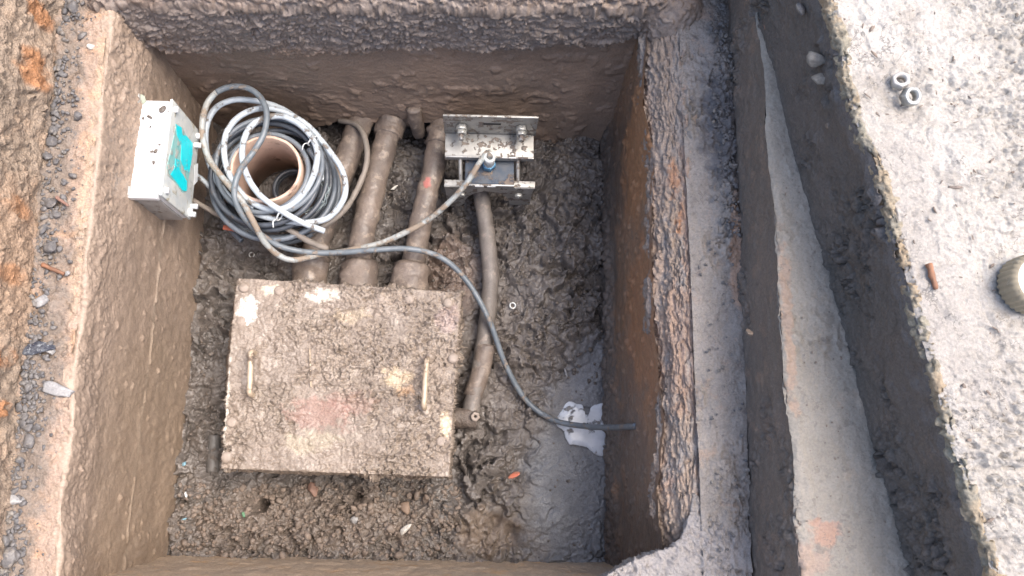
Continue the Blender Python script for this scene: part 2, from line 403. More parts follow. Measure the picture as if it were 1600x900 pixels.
m_boxmud = soil('box_mud', (.262, .212, .172), (.218, .177, .144), (.32, .268, .222), big=9, mid=40, cth=(.5, .66), rough=(.25, .6), bump=.0018, bsc=110, fine=.25,
    patches=[(p3(500, 645, -.33), (.055, .028, .1), (.33, .155, .125), .33, 60, .65), (p3(545, 628, -.33), (.05, .02, .1), (.30, .15, .12), .25, 60, .7),
             (p3(620, 592, -.33), (.028, .02, .1), (.5, .4, .28), .65, 60, .8), (p3(633, 612, -.33), (.015, .012, .1), (.44, .27, .15), .45, 60, .7),
             (p3(548, 493, -.33), (.03, .012, .1), (.42, .34, .24), .5, 60, .8), (p3(388, 485, -.33), (.018, .022, .1), (.72, .68, .62), .8, 60, .6),
             (p3(505, 461, -.33), (.03, .014, .1), (.62, .57, .5), .8, 60, .6), (p3(425, 452, -.33), (.025, .008, .1), (.6, .52, .42), .7, 60, .6), (p3(352, 640, -.33), (.006, .08, .1), (.6, .55, .48), .7, 60, .6),
             (p3(696, 662, -.33), (.01, .022, .1), (.68, .55, .4), .8, 60, .5), (p3(700, 500, -.33), (.02, .03, .1), (.34, .26, .24), .6, 50, .6), (p3(480, 690, -.33), (.05, .02, .1), (.36, .31, .23), .6, 40, .6)])
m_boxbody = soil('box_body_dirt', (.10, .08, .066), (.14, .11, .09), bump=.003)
m_crumb = soil('crumb_soil', (.16, .126, .102), (.205, .158, .125), (.125, .104, .09), big=60, mid=90, rough=(.45, .8), bump=.0015)
m_clod = soil('dark_clod', (.10, .085, .073), (.14, .112, .09), (.085, .073, .066), big=50, mid=80, rough=(.3, .65), bump=.0015)
m_grav = soil('dark_gravel', (.10, .096, .098), (.145, .135, .13), (.19, .17, .15), big=50, mid=60, rough=(.4, .75), bump=.001)
m_stone = soil('pale_stone', (.33, .32, .31), (.24, .235, .235), bump=.001, big=60)
m_stonew = soil('weathered_concrete_chip', (.21, .19, .165), (.16, .145, .128), bump=.0015, big=60)
m_bluestone = soil('blue_black_slag', (.045, .05, .07), (.12, .13, .15), (.26, .28, .3), big=60, mid=150, rough=(.15, .4), bump=.002)
m_white = soil('white_stone', (.62, .6, .55), (.5, .47, .42), bump=.001, big=60)
m_hose = soil('hose_mud', (.185, .145, .118), (.13, .104, .088), (.255, .205, .165), big=22, mid=45, cth=(.53, .64), rough=(.3, .65), bump=.0022, bsc=70, fine=.12, patches=[(p3(668, 285, -.37), (.008, .012, .1), (.42, .13, .11), .8, 90, .5)])
m_grey = soil('grey_armour', (.19, .165, .145), (.15, .13, .115), (.25, .21, .178), big=22, mid=45, cth=(.54, .66), rough=(.35, .65), bump=.0012, fine=.12)
m_cabg = plain('light_grey_cable', (.47, .52, .56), (.40, .45, .485), rough=.38, mudc=(.19, .165, .145), mud=(.56, .64), msc=45)
m_cabd = plain('slate_cable', (.12, .14, .158), (.16, .182, .20), rough=.38, mudc=(.24, .20, .165), mud=(.53, .64), msc=45)
m_cabk = plain('black_cable', (.045, .052, .064), (.07, .08, .095), rough=.32, mudc=(.13, .11, .10), mud=(.60, .70), msc=40)
m_cabm = plain('muddy_cable', (.24, .205, .175), (.19, .165, .14), rough=.6, bump=.001)
m_cabb = plain('gland_cable', (.33, .36, .36), (.30, .30, .28), rough=.45, mudc=(.25, .20, .155), mud=(.45, .56), msc=35)
m_clay = plain('terracotta_pipe', (.64, .46, .36), (.56, .40, .31), rough=.55, bump=.0004, mudc=(.30, .20, .145), mud=(.60, .70), msc=25)
m_steel = plain('zinc_steel', (.42, .41, .385), (.33, .32, .295), rough=.5, metal=.6, bump=.0003, mudc=(.20, .165, .135), mud=(.545, .58), msc=70)
m_steeld = plain('dull_steel', (.46, .455, .44), (.36, .35, .33), rough=.42, metal=.6, mudc=(.15, .12, .10), mud=(.52, .60), msc=50)
m_block = plain('dark_block', (.06, .08, .11), (.10, .11, .125), rough=.5, spec=.25, mudc=(.20, .16, .13), mud=(.52, .60), msc=30)
m_blue = plain('blue_gland', (.12, .30, .50), (.14, .34, .52), rough=.4, mudc=(.3, .28, .26), mud=(.66, .72))
m_wring = plain('pale_ring', (.66, .68, .66), (.52, .52, .5), rough=.4, mudc=(.25, .2, .16), mud=(.6, .68))
m_alu = plain('cast_aluminium', (.82, .82, .82), (.76, .76, .75), rough=.42, metal=.15, mudc=(.12, .10, .09), mud=(.66, .69), msc=70)
m_alul = plain('weathered_lid', (.50, .54, .54), (.60, .61, .57), rough=.5, metal=.1, mudc=(.40, .37, .28), mud=(.56, .66), msc=45)
m_aluu = plain('dirty_aluminium', (.40, .385, .36), (.32, .30, .275), rough=.5, metal=.1, mudc=(.2, .16, .12), mud=(.56, .64))
m_cyan = plain('cyan_sticker', (.0, .62, .70), (.0, .68, .74), rough=.4, bump=.0002, mudc=(.25, .52, .50), mud=(.56, .64), msc=35)
m_cyan2 = plain('worn_sticker', (.16, .47, .46), (.28, .50, .47), rough=.5, bump=.0002, mudc=(.42, .44, .40), mud=(.48, .58), msc=50)
m_tie = plain('white_plastic', (.7, .72, .72), rough=.45)
m_orange = plain('orange_plastic', (.55, .16, .09), (.45, .13, .08), rough=.5)
m_red = plain('red_scrap', (.60, .16, .09), (.62, .3, .2), rough=.5)
m_wire = plain('bare_wire', (.22, .26, .27), (.16, .19, .19), rough=.45, metal=.3)
m_nut = plain('zinc_nut', (.50, .50, .47), (.36, .36, .34), rough=.45, metal=.5, bump=.0003, mudc=(.3, .27, .24), mud=(.6, .66), msc=120)
m_nutm = plain('muddy_nut', (.40, .38, .35), (.5, .48, .45), rough=.6, metal=.1)
m_capt = plain('cap_top', (.62, .63, .52), (.55, .56, .47), rough=.5)
m_caps = plain('cap_side', (.30, .25, .17), (.24, .20, .14), rough=.5, mudc=(.4, .36, .28), mud=(.58, .68))
m_nail = plain('rusty_iron', (.30, .14, .075), (.2, .105, .065), rough=.75, bump=.001)
m_wood = plain('red_brown_wood', (.22, .12, .09), (.30, .19, .15), rough=.8, bump=.002)
m_conduit = plain('grey_conduit', (.10, .095, .09), (.13, .12, .11), rough=.5, mudc=(.12, .1, .085), mud=(.5, .6))
m_handle = plain('handle_iron', (.52, .43, .32), (.42, .33, .24), rough=.5, metal=.2, mudc=MUD, mud=(.56, .64))
m_bolt = plain('bolt_dirt', (.27, .22, .18), (.34, .28, .235), rough=.55, bump=.0015)
m_blues = plain('blue_scrap', (.25, .45, .55), rough=.5)
m_green = plain('green_scrap', (.12, .26, .15), rough=.5)
m_puddle = plain('pale_slurry', (.58, .605, .64), (.50, .525, .555), rough=.25, bump=.0003, bsc=90, mudc=(.20, .19, .18), mud=(.57, .63), msc=55)

# ================================================================== SETTING
FLZ = -.472
XL, XR = -.612, .292
YN, YF = -.20, .745
def bl(X, Y, px, py, r, z=FLZ):
    c = P(px, py, z); return np.exp(-((X - c[0]) ** 2 + (Y - c[1]) ** 2) / (r * r))
def floor_h(X, Y):
    p = pt3(X, Y)
    smooth = 1.1 * np.clip(bl(X, Y, 900, 640, .10) + bl(X, Y, 930, 560, .05) + bl(X, Y, 900, 760, .12) + bl(X, Y, 850, 840, .10) * .7 + bl(X, Y, 660, 250, .05) * .6 + bl(X, Y, 810, 420, .035) * .6, 0, 1)
    crumb = np.clip(bl(X, Y, 330, 820, .13) + bl(X, Y, 480, 820, .13) + bl(X, Y, 620, 810, .10), 0, 1)
    mound = np.clip(bl(X, Y, 880, 340, .12) + bl(X, Y, 860, 480, .10) + bl(X, Y, 900, 260, .07), 0, 1)
    h = FLZ + .012 * fbm(p, 7, 3, 3)
    amp = (1 - .88 * np.minimum(smooth, 1.08)) * (.45 + .75 * sstep(-.35, .35, fbm(p, 8, 2, 77)))
    am2 = (1 - .88 * np.minimum(smooth, 1.08)) * (.3 + .9 * sstep(-.3, .3, fbm(p, 17, 2, 78)))
    h = h + amp * (1 - .7 * crumb) * .034 * chunk(p, 13, 5, .5, .9, .12)
    h = h + am2 * .018 * chunk(p, 30, 11, .5, 1.0, .06)
    h = h + (am2 * sstep(-.3, .3, fbm(p, 11, 2, 66)) + crumb) * .006 * chunk(p, 80, 17, .4, 1.0) + (1 - .6 * smooth) * .004 * smear(p, 26, 15)
    h = h + am2 * (.0012 + .002 * crumb) * chunk(p, 190, 19, .3, .9)
    h = h + (amp * .5 + .18) * .004 * fbm(p, 120, 4, 23)
    h = h + mound * .035
    # broken step at the near side of the mound
    c = P(835, 577, FLZ); d = (Y - c[1]) + .012 * fbm(p, 22, 3, 31)
    h = h + .02 * sstep(-.004, .006, d) * np.exp(-((X - c[0]) / .075) ** 2) * np.exp(-np.maximum(d, 0) / .08)
    for (x, y, r, dep) in ((410, 789, .011, .09), (560, 775, .010, .08), (440, 762, .045, .03), (530, 766, .045, .03), (630, 768, .05, .035), (775, 815, .014, .03), (800, 835, .016, .03), (720, 640, .03, .015), (600, 190, .05, .04), (700, 190, .05, .05), (765, 305, .075, .035), (770, 265, .07, .03)):
        h = h - dep * bl(X, Y, x, y, r)
    h = h + .010 * crumb * chunk(p, 48, 27, .5, 1.0, .05)
    h = h + .014 * crumb + .02 * bl(X, Y, 730, 800, .035)
    h = np.where(bl(X, Y, 908, 668, .055) > .5, np.minimum(h, FLZ - .003 + .25 * (h - FLZ)), h)
    return h
def fz(x, y): return float(floor_h(np.array([x]), np.array([y]))[0])
gx = np.linspace(XL - .05, XR + .05, 500); gy = np.linspace(YN - .06, YF + .16, 590)
GX, GY = np.meshgrid(gx, gy, indexing='ij')
FA = np.stack([GX, GY, floor_h(GX, GY)], -1)
FA[..., 0] += .004 * fbm(FA, 60, 2, 41); FA[..., 1] += .004 * fbm(FA, 60, 2, 42)
tag(mk('pit_floor', (FA.reshape(-1, 3), gridf(500, 590)), m_floor), kind='structure')

def disp_obj(name, rows, nu, nvs, fn, mat, kind='structure', flip=False, parent=None):
    A = loft(rows, nu, nvs); N = gnorm(A)
    if flip: N = -N
    A = A + fn(A, N)
    o = mk(name, (A.reshape(-1, 3), gridf(A.shape[0], A.shape[1])), mat, parent)
    if parent is None: tag(o, kind=kind)
    return A
def nd(N, h): return N * h[..., None]

# --- left pit wall (mud smeared; thicker and rougher towards the rim)
SEAM = float(PX(222, 650, (XL, 0, 0), (1, 0, 0))[2])
def f_left(A, N):
    z = A[..., 2]
    m = sstep(-.17, -.02, z + .07 * fbm(A, 9, 3, 2))
    h = .004 * fbm(A, 11, 3, 4) + .003 * fbm(A, 40, 4, 9) * m + (.5 + .5 * sstep(.0, -.03, z)) * m * (.006 * fbm(A, 12, 4, 6) + .0035 * smear(A, 24, 6) + .004 * chunk(A, 60, 7, .6, .9, .12) * sstep(-.25, .3, fbm(A, 14, 2, 12)) + .002 * chunk(A, 130, 9, .5, .9, .12) + .003)
    f1, f2, cid = worley(A + .006 * np.stack([fbm(A, 60, 2, 1), fbm(A, 60, 2, 2), fbm(A, 60, 2, 3)], -1), 44, 71)
    h = h + .007 * np.where(cid > .72, sstep(.36, .10, f1), 0) * (cid - .5)
    h = h + .0018 * fbm(A * np.array([1, 1, .5]), 90, 5, 8)
    seam = np.exp(-((z - SEAM - .006 * fbm(pt3(A[..., 1], 0 * z), 5, 2, 3)) / .003) ** 2) * sstep(.05, .3, fbm(pt3(A[..., 1], 0 * z), 26, 3, 5))
    h = h + .0022 * seam
    return nd(N, h)
yl = np.linspace(YF + .03, YN - .04, 12)
rim_x = lambda y: -.604 - .024 * (y - .0) / .75 + .004 * math.sin(y * 31)
rowsL = [[(rim_x(y) - .014, y, -.004) for y in yl], [(rim_x(y), y, -.003) for y in yl], [(XL + .002, y, -.12) for y in yl], [(XL - .004 + .012 * y, y, FLZ - .05) for y in yl]]
disp_obj('pit_wall_left', rowsL, 460, [8, 60, 170], f_left, m_walll, flip=False)

# --- far pit wall
def f_far(A, N):
    z = A[..., 2]; x = A[..., 0]
    lip = -.125 + .02 * np.sin(x * 5) + .02 * fbm(pt3(x, 0 * x), 14, 4, 3)
    m = sstep(lip - .006, lip + .010, z)
    h = .005 * fbm(A, 9, 3, 1) + .0012 * fbm(A * np.array([.5, 1, 1]), 120, 4, 2)
    h = h + m * (.018 + .006 * fbm(A, 13, 4, 9) + .004 * smear(A * np.array([.5, 1, 1.3]), 14, 9) + .008 * chunk(A * np.array([.6, 1, 1]), 42, 5, .8, .9, .14) + .0035 * chunk(A * np.array([.7, 1, 1]), 120, 8, .5, .9) + .002 * fbm(A, 150, 3, 3))
    # broken lower edge over the pipe holes
    h = h + .004 * sstep(.1, .5, fbm(A, 30, 3, 14)) * (1 - m)
    return nd(N, h)
xf = np.linspace(XL - .05, XR + .07, 14)
yfar = lambda x: .762 + .028 * (x + .6) / .95
ybot = lambda x: .750 - .040 * (x + .6) / .9
def zbot(x): return -.405 - .10 * float(sstep(.085, .13, np.array(x))) - .10 * float(sstep(-.33, -.42, np.array(x))) + .012 * math.sin(x * 41) + .008 * math.sin(x * 97)
xq = np.linspace(XL - .05, XR + .07, 90)
rowsF = [[(x, yfar(x) + .012, .012) for x in xf], [(x, yfar(x), -.004) for x in xf], [(x, yfar(x) - .004, -.13) for x in xf], [(x, ybot(x), zbot(x)) for x in xq]]
FW = disp_obj('pit_wall_far', rowsF, 500, [8, 80, 140], f_far, m_wallf, flip=True)
# dark soil behind the undercut
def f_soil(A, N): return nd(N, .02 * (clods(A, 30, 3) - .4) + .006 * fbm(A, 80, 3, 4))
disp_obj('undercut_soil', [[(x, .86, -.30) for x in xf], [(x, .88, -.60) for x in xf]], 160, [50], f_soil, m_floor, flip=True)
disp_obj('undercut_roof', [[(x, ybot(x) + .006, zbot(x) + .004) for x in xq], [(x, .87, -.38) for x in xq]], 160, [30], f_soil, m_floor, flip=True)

# --- right pit wall and its flaking top
def f_right(A, N):
    h = .005 * fbm(A, 12, 3, 1) + .002 * fbm(A * np.array([1, .5, 1]), 90, 4, 2)
    f1, f2, cid = worley(A, 45, 33)
    h = h + .004 * np.where(cid > .5, sstep(.45, .1, f1), 0)
    m = sstep(-.36, -.43, A[..., 2] + .05 * fbm(A, 14, 3, 8))
    return nd(N, h + m * (.008 + .010 * clods(A, 40, 3)))
yr = np.linspace(YF + .06, YN - .04, 12)
wav = lambda y: .006 * math.sin(y * 17) + .004 * math.sin(y * 39)
rowsR = [[(.297 + wav(y), y, -.04) for y in yr], [(.292, y, -.2) for y in yr], [(.292 - .0 * y, y, FLZ - .05) for y in yr]]
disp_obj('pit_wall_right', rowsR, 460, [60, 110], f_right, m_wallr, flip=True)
def f_flake(A, N):
    S = A * np.array([1.3, .45, 1.3])
    h = .006 * smear(S, 16, 21) + .007 * chunk(S, 50, 21, .7, .9, .12) + .004 * chunk(S, 120, 25, .6, .9, .1) + .003 * fbm(S, 170, 4, 5)
    corner = np.exp(-(((A[..., 1] + .15) / .05) ** 2))
    h = h + corner * (.012 + .02 * smear(A, 16, 3))
    return nd(N, h) + np.stack([-.008 * (fbm(A, 16, 4, 9)) , .004 * fbm(A, 40, 3, 8), 0 * h], -1)
yk = np.linspace(YF + .10, YN - .04, 12)
rowsK = [[(.302 + wav(y), y, -.11) for y in yk], [(.293 + wav(y), y, -.06) for y in yk], [(.322 + wav(y) * .5, y, -.018) for y in yk], [(.352 + wav(y), y, -.002) for y in yk], [(.375 + wav(y), y, -.008) for y in yk]]
disp_obj('pit_rim_right', rowsK, 480, [14, 30, 30, 18], f_flake, m_flake, flip=True)

# --- near pit wall
def f_near(A, N):
    x = A[..., 0]
    h = .004 * fbm(A, 14, 3, 1) + .0025 * fbm(A, 70, 4, 2) + .006 * (clods(A, 40, 4) - .4) * sstep(-.25, 0, A[..., 2])
    return nd(N, h)
yn = lambda x: -.193 - .014 * (x + .6) / .9
rowsN = [[(x, yn(x) - .02, .01) for x in xf], [(x, yn(x), -.003) for x in xf], [(x, yn(x) + .002, FLZ - .05) for x in xf]]
disp_obj('pit_wall_near', rowsN, 420, [8, 110], f_near, m_walln, flip=False)

# --- ledges round the rim (z = 0)
def f_ledge(A, N):
    h = .004 * fbm(A, 12, 3, 1) + .004 * smear(A, 20, 14) + .006 * chunk(A, 60, 14, .5, .9) * sstep(-.2, .3, fbm(A, 11, 2, 5)) + .003 * fbm(A, 90, 4, 3)
    return nd(N, h)
ye = np.linspace(1.0, -.45, 16)
lx = lambda y: -.678 - .036 * (y + .17) / .93
disp_obj('ledge_left', [[(lx(y) - .02, y, .004) for y in ye], [(rim_x(y) - .004, y, -.001) for y in ye]], 560, [44], f_ledge, m_ledgel)
def f_flange(A, N):
    d = np.exp(-(((A[..., 0] - .418) / .022) ** 2)) * sstep(.30, .42, A[..., 1]) * sstep(.80, .66, A[..., 1])
    h = .004 * fbm(A, 12, 3, 1) + .003 * smear(A, 22, 14) + .009 * chunk(A, 50, 14, .6, .9) * sstep(-.1, .35, fbm(A, 12, 2, 5)) + .0018 * fbm(A, 110, 4, 3)
    return nd(N, h + d * (.010 + .012 * clods(A, 70, 5)) )
disp_obj('ledge_right', [[(.347, y, 0) for y in ye], [(.445 - .026 * (.8 - y), y, .0) for y in ye]], 560, [44], f_flange, m_flange)
xe = np.linspace(-.75, .47, 14)
disp_obj('ledge_far', [[(x, .92, .002) for x in xe], [(x, yfar(x) + .002, -.001) for x in xe]], 400, [50], f_ledge, m_ledgel, flip=False)
disp_obj('ledge_near', [[(x, yn(x) - .012, -.001) for x in xe], [(x, -.40, .002) for x in xe]], 400, [60], f_ledge, m_flange, flip=False)

def heap(c, rad, seed, mat, name):
    V, f = _ico(6); n = V.copy()
    W = V * np.array(rad) + np.array(c)
    h = .022 * fbm(W, 11, 4, seed) + .006 * chunk(W, 34, seed, .8, .9, .16) + .0025 * chunk(W, 90, seed + 3, .7, .9, .14) + .001 * fbm(W, 160, 3, seed)
    tag(mk(name, (W + n * h[:, None], f), mat), kind='structure')
cin = [P(x, y, -.006) for x, y in ((880, 917), (930, 908), (958, 889), (985, 874), (1020, 863), (1050, 857), (1066, 838), (1078, 805), (1084, 770))]
clo = [q + np.array([.012, -.016, -.10]) for q in cin]
cou = [(.14, -.27, -.004), (.2, -.27, .002), (.25, -.265, .004), (.30, -.26, .004), (.35, -.255, .004), (.39, -.23, .004), (.395, -.18, .004), (.395, -.13, .002), (.39, -.09, -.004)]
def f_corner(A, N): return nd(N, .006 * fbm(A, 14, 4, 3) + .006 * chunk(A, 45, 6, .8, .9, .14) + .004 * smear(A, 22, 4) + .0018 * fbm(A, 120, 4, 3))
disp_obj('rim_corner', [clo, cin, cou], 150, [34, 46], f_corner, m_flange, flip=False)
heap((.345, .79, -.04), (.05, .05, .055), 9, m_wallf, 'mud_heap')
heap((-.60, .80, -.05), (.06, .06, .07), 14, m_wallf, 'mud_heap')

# --- steps up to the ground
GZ = .157
_wy = np.linspace(-1.2, 1.7, 3000)
def f_step(A, N): return nd(N, .010 * smear(A, 11, 4) + .007 * chunk(A, 45, 4, .5, .9) + .004 * fbm(A, 60, 4, 2))
def f_gro(A, N): return nd(N, .004 * fbm(A, 14, 3, 4) + .002 * smear(A, 34, 4) + .010 * chunk(A, 55, 4, .6, .9) * sstep(.0, .35, fbm(A, 13, 3, 7)) + .0015 * fbm(A, 120, 4, 5))
disp_obj('step_wall_left', [[(lx(y) - .006, y, GZ - .002) for y in ye], [(lx(y) + .003, y, -.01) for y in ye]], 420, [60], f_step, m_stepl)
_gt = .007 * fbm(np.stack([_wy, 0 * _wy + 1.1, 0 * _wy], -1), 11, 6, 8, .6)
def grx(y): return .429 - .002 * y + float(np.interp(y, _wy, _gt))
yg = np.linspace(1.0, -.45, 300)
disp_obj('step_wall_right', [[(grx(y) + .002, y, GZ - .003) for y in yg], [(.438 - .018 * (.8 - y) + .001, y, -.01) for y in yg]], 480, [66], f_gro, m_groove, flip=True)
disp_obj('step_wall_far', [[(x, .90, GZ - .002) for x in xe], [(x, .90, -.01) for x in xe]], 200, [40], f_step, m_groove, flip=True)
disp_obj('step_wall_near', [[(x, -.385, GZ - .002) for x in xe], [(x, -.385, -.01) for x in xe]], 200, [40], f_step, m_groove)

# --- ground: one sheet with the opening for the chamber, out to the horizon
def ground_mesh():
    A = np.array([lx(.90) - .004, .90]); B = np.array([grx(.90), .90]); Cc = np.array([grx(-.385), -.385]); D = np.array([lx(-.385) - .004, -.385])
    loop = []
    for a, b, n in ((A, B, 150), (B, Cc, 330), (Cc, D, 150), (D, A, 220)):
        t = np.linspace(0, 1, n, endpoint=False)[:, None]; loop.append(a * (1 - t) + b * t)
    L = np.vstack(loop); L[:, 0] = np.where((L[:, 0] > .4) & (L[:, 1] < .899) & (L[:, 1] > -.384), .429 - .002 * L[:, 1] + np.interp(L[:, 1], _wy, _gt), L[:, 0])
    c = np.array([-.13, .26]); U = L - c; ang = np.arctan2(U[:, 1], U[:, 0])
    offs = np.r_[np.linspace(0, .30, 90), .36, .5, .8, 1.3, 2.2, 4, 8, 16, 40, 100, 200]
    # outward directions that keep the corners square near the hole
    d = np.stack([np.sign(U[:, 0]) * (np.abs(U[:, 0]) > .50), np.sign(U[:, 1]) * (np.abs(U[:, 1]) > .60)], -1).astype(float)
    rd = U / np.linalg.norm(U, axis=1, keepdims=True)
    W = 41
    k = np.ones(W) / W
    d = np.stack([np.convolve(np.r_[d[-W:, i], d[:, i], d[:W, i]], k, 'same')[W:-W] for i in (0, 1)], -1)
    V = []
    for o in offs:
        b = min(1, o / 2.)
        V.append(L + o * (d * (1 - b) + rd * b * 1.2))
    V = np.stack(V, 1)
    Z = np.full(V.shape[:2], GZ)
    p = pt3(V[..., 0], V[..., 1])
    near = np.exp(-offs / .8)[None]
    Z = Z + near * (.006 * fbm(p, 9, 3, 2) + .006 * chunk(p, 55, 4, .5, .9) * sstep(.0, .35, fbm(p, 12, 2, 9)) + .002 * smear(p, 24, 5) + .0015 * fbm(p, 120, 4, 3)) - .004 * np.exp(-offs / .004)[None]
    return np.concatenate([V, Z[..., None]], -1)
GM = ground_mesh()
tag(mk('ground', (GM.reshape(-1, 3), gridf(GM.shape[0], GM.shape[1], wrap=True)), m_ground), kind='structure')

# --- pale slurry lying on the floor beside the right wall
def fan(outline, thick, mat, name, seed=0, dome=.4, sub=4):
    o = np.asarray(outline); n0 = len(o)
    loop = cat_spline(np.vstack([o, o[:1]]), .0015)[:-1]
    loop[:, :2] += .005 * np.stack([fbm(loop, 55, 4, 3), fbm(loop, 55, 4, 4)], -1)
    c = loop.mean(0); V = []
    for s, dz in ((1.0, 0), (.985, thick * .7), (.96, thick), (.7, thick), (.4, thick), (.12, thick)):
        q = c + (loop - c) * s; q[:, 2] = loop[:, 2] + dz; V.append(q)
    V = np.stack(V, 1); V[:, 2:, 2] += .0004 * fbm(V[:, 2:], 60, 2, seed)
    f = gridf(V.shape[0], V.shape[1], wrap=True)
    return V.reshape(-1, 3), f
pud_px = [(884, 629), (898, 628), (910, 634), (914, 647), (924, 645), (926, 634), (938, 629), (947, 631), (949, 655), (947, 690), (944, 713), (930, 711), (918, 700), (903, 697), (888, 692), (881, 676), (872, 664), (870, 650)]
tag(mk('puddle', fan([P(x, y, FLZ + .001) for x, y in pud_px], .004, None, ''), m_puddle), kind='structure')

# ================================================================== CONCRETE SLAB ON THE RIGHT
SZ = .327
def sedge(y): return .553 - .186 * y
ys = np.linspace(1.6, -1.1, 40)
slab = thing('concrete_slab', (sedge(.2) + .5, .2, GZ), 'raised pale concrete slab with dark side along the right of the pit', 'slab')
def f_sside(A, N): return nd(N, .004 * fbm(A, 10, 3, 4) + .003 * smear(A, 22, 4) + .013 * chunk(A, 45, 4, .6, .9) * sstep(-.05, .35, fbm(A, 10, 3, 7)) + .0015 * fbm(A, 110, 4, 2))
_wt = .009 * fbm(np.stack([_wy, 0 * _wy + 3.1, 0 * _wy], -1), 9, 6, 5, .6)
def wv(y): return float(np.interp(y, _wy, _wt))
ysd = np.r_[np.linspace(1.6, .95, 60, endpoint=False), np.linspace(.95, -.35, 560, endpoint=False), np.linspace(-.35, -1.1, 60)]
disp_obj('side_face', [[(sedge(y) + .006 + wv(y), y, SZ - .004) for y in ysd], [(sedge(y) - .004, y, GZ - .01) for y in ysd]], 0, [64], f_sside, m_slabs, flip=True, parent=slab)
def f_stop(A, N):
    x, y = A[..., 0], A[..., 1]; p = pt3(x, y)
    e = x - (sedge(y))
    rough = sstep(-.35, .35, fbm(p, 6, 3, 4)) 
    h = .004 * fbm(p, 8, 3, 1) + (.25 + rough) * (.006 * chunk(p * np.array([.7, 1.3, 1]), 34, 3, .9, .9, .06) + .0035 * chunk(p * np.array([.8, 1.2, 1]), 92, 7, .7, .9, .14)) + .005 * smear(p * np.array([.8, 1, 1]), 30, 6) + .0015 * fbm(p, 150, 4, 6)
    h = h * sstep(-.004, .012, e) - .004 * sstep(.012, 0., e)
    return nd(N, h)
rows = [[(sedge(y) + .006 + wv(y), y, SZ - .006) for y in ysd], [(sedge(y) + .012 + wv(y), y, SZ) for y in ysd], [(sedge(y) + .34, y, SZ) for y in ysd], [(sedge(y) + 1.4, y, SZ) for y in ysd]]
disp_obj('top_surface', rows, 0, [4, 170, 20], f_stop, m_slabt, flip=True, parent=slab)
def f_arr(A, N): return nd(N, .003 * fbm(A, 30, 3, 4) + .006 * chunk(A, 60, 4, .6, .9) + .002 * fbm(A, 150, 3, 2))
disp_obj('crumbling_arris', [[(sedge(y) + .003 + wv(y), y, SZ - .016) for y in ysd], [(sedge(y) + .003 + wv(y), y, SZ - .003) for y in ysd], [(sedge(y) + .010 + wv(y), y, SZ + .001) for y in ysd], [(sedge(y) + .015 + wv(y), y, SZ - .006) for y in ysd]], 0, [6, 5, 4], f_arr, m_edge, flip=True, parent=slab)
mk('back_face', ([(sedge(1.6) + 1.4, 1.6, GZ), (sedge(-1.1) + 1.4, -1.1, GZ), (sedge(-1.1) + 1.4, -1.1, SZ), (sedge(1.6) + 1.4, 1.6, SZ)], [(0, 1, 2, 3)]), m_slabs, slab, smooth=False)
for yy in (1.6, -1.1):
    mk('end_face', ([(sedge(yy), yy, GZ), (sedge(yy) + 1.4, yy, GZ), (sedge(yy) + 1.4, yy, SZ), (sedge(yy) + .006, yy, SZ)], [(0, 1, 2, 3)]), m_slabs, slab, smooth=False)

# ================================================================== MUD-CAKED JUNCTION BOX
LZ = -.332
TL, TR, BR, BL_ = P(370, 435, LZ), P(720, 458, LZ), P(701, 745, LZ), P(346, 732, LZ)
def lid_pt(a, b): return (TL * (1 - a) + TR * a) * (1 - b) + (BL_ * (1 - a) + BR * a) * b
jc = lid_pt(.5, .5); jb = thing('junction_box', (jc[0], jc[1], FLZ), 'large junction box with lid caked in brown mud and two handles', 'junction box')
SK = .030
na, nb = 300, 260
a1 = np.linspace(-SK / .45, 1 + SK / .45, na); b1 = np.linspace(-SK / .37, 1 + SK / .37, nb)
AA, BB = np.meshgrid(a1, b1, indexing='ij')
ca, cb = np.clip(AA, 0, 1), np.clip(BB, 0, 1)
LV = (TL * (1 - ca)[..., None] + TR * ca[..., None]) * (1 - cb)[..., None] + (BL_ * (1 - ca)[..., None] + BR * ca[..., None]) * cb[..., None]
drop = np.maximum(np.abs(AA - ca) * .45, np.abs(BB - cb) * .37)
LV[..., 2] -= drop
out = np.stack([(AA - ca) * .45, -(BB - cb) * .37, 0 * AA], -1); LV = LV + out * .12
LN = np.where((drop > .002)[..., None], out / (np.linalg.norm(out, axis=-1, keepdims=True) + 1e-9), np.array([0, 0, 1.0]))
def mud_h(V):
    S = V * np.array([.8, 1.1, 1])
    am = .25 + 1.0 * sstep(-.3, .3, fbm(V, 11, 3, 8))
    h = am * (.0075 * chunk(S, 46, 5, .8, 1.1, .05) + .0045 * chunk(S, 88, 9, .7, 1.1, .05)) + .003 * smear(V, 26, 4) + .001 * fbm(V, 190, 3, 3) + .005 * fbm(V, 12, 3, 4)
    return h
bare = 0
for (x, y, r) in ((388, 485, .02), (505, 461, .022), (425, 452, .022), (548, 493, .018), (620, 592, .018), (500, 645, .035), (696, 662, .012)):
    q = P(x, y, LZ); bare = np.maximum(bare, np.exp(-((LV[..., 0] - q[0]) ** 2 + (LV[..., 1] - q[1]) ** 2) / r ** 2))
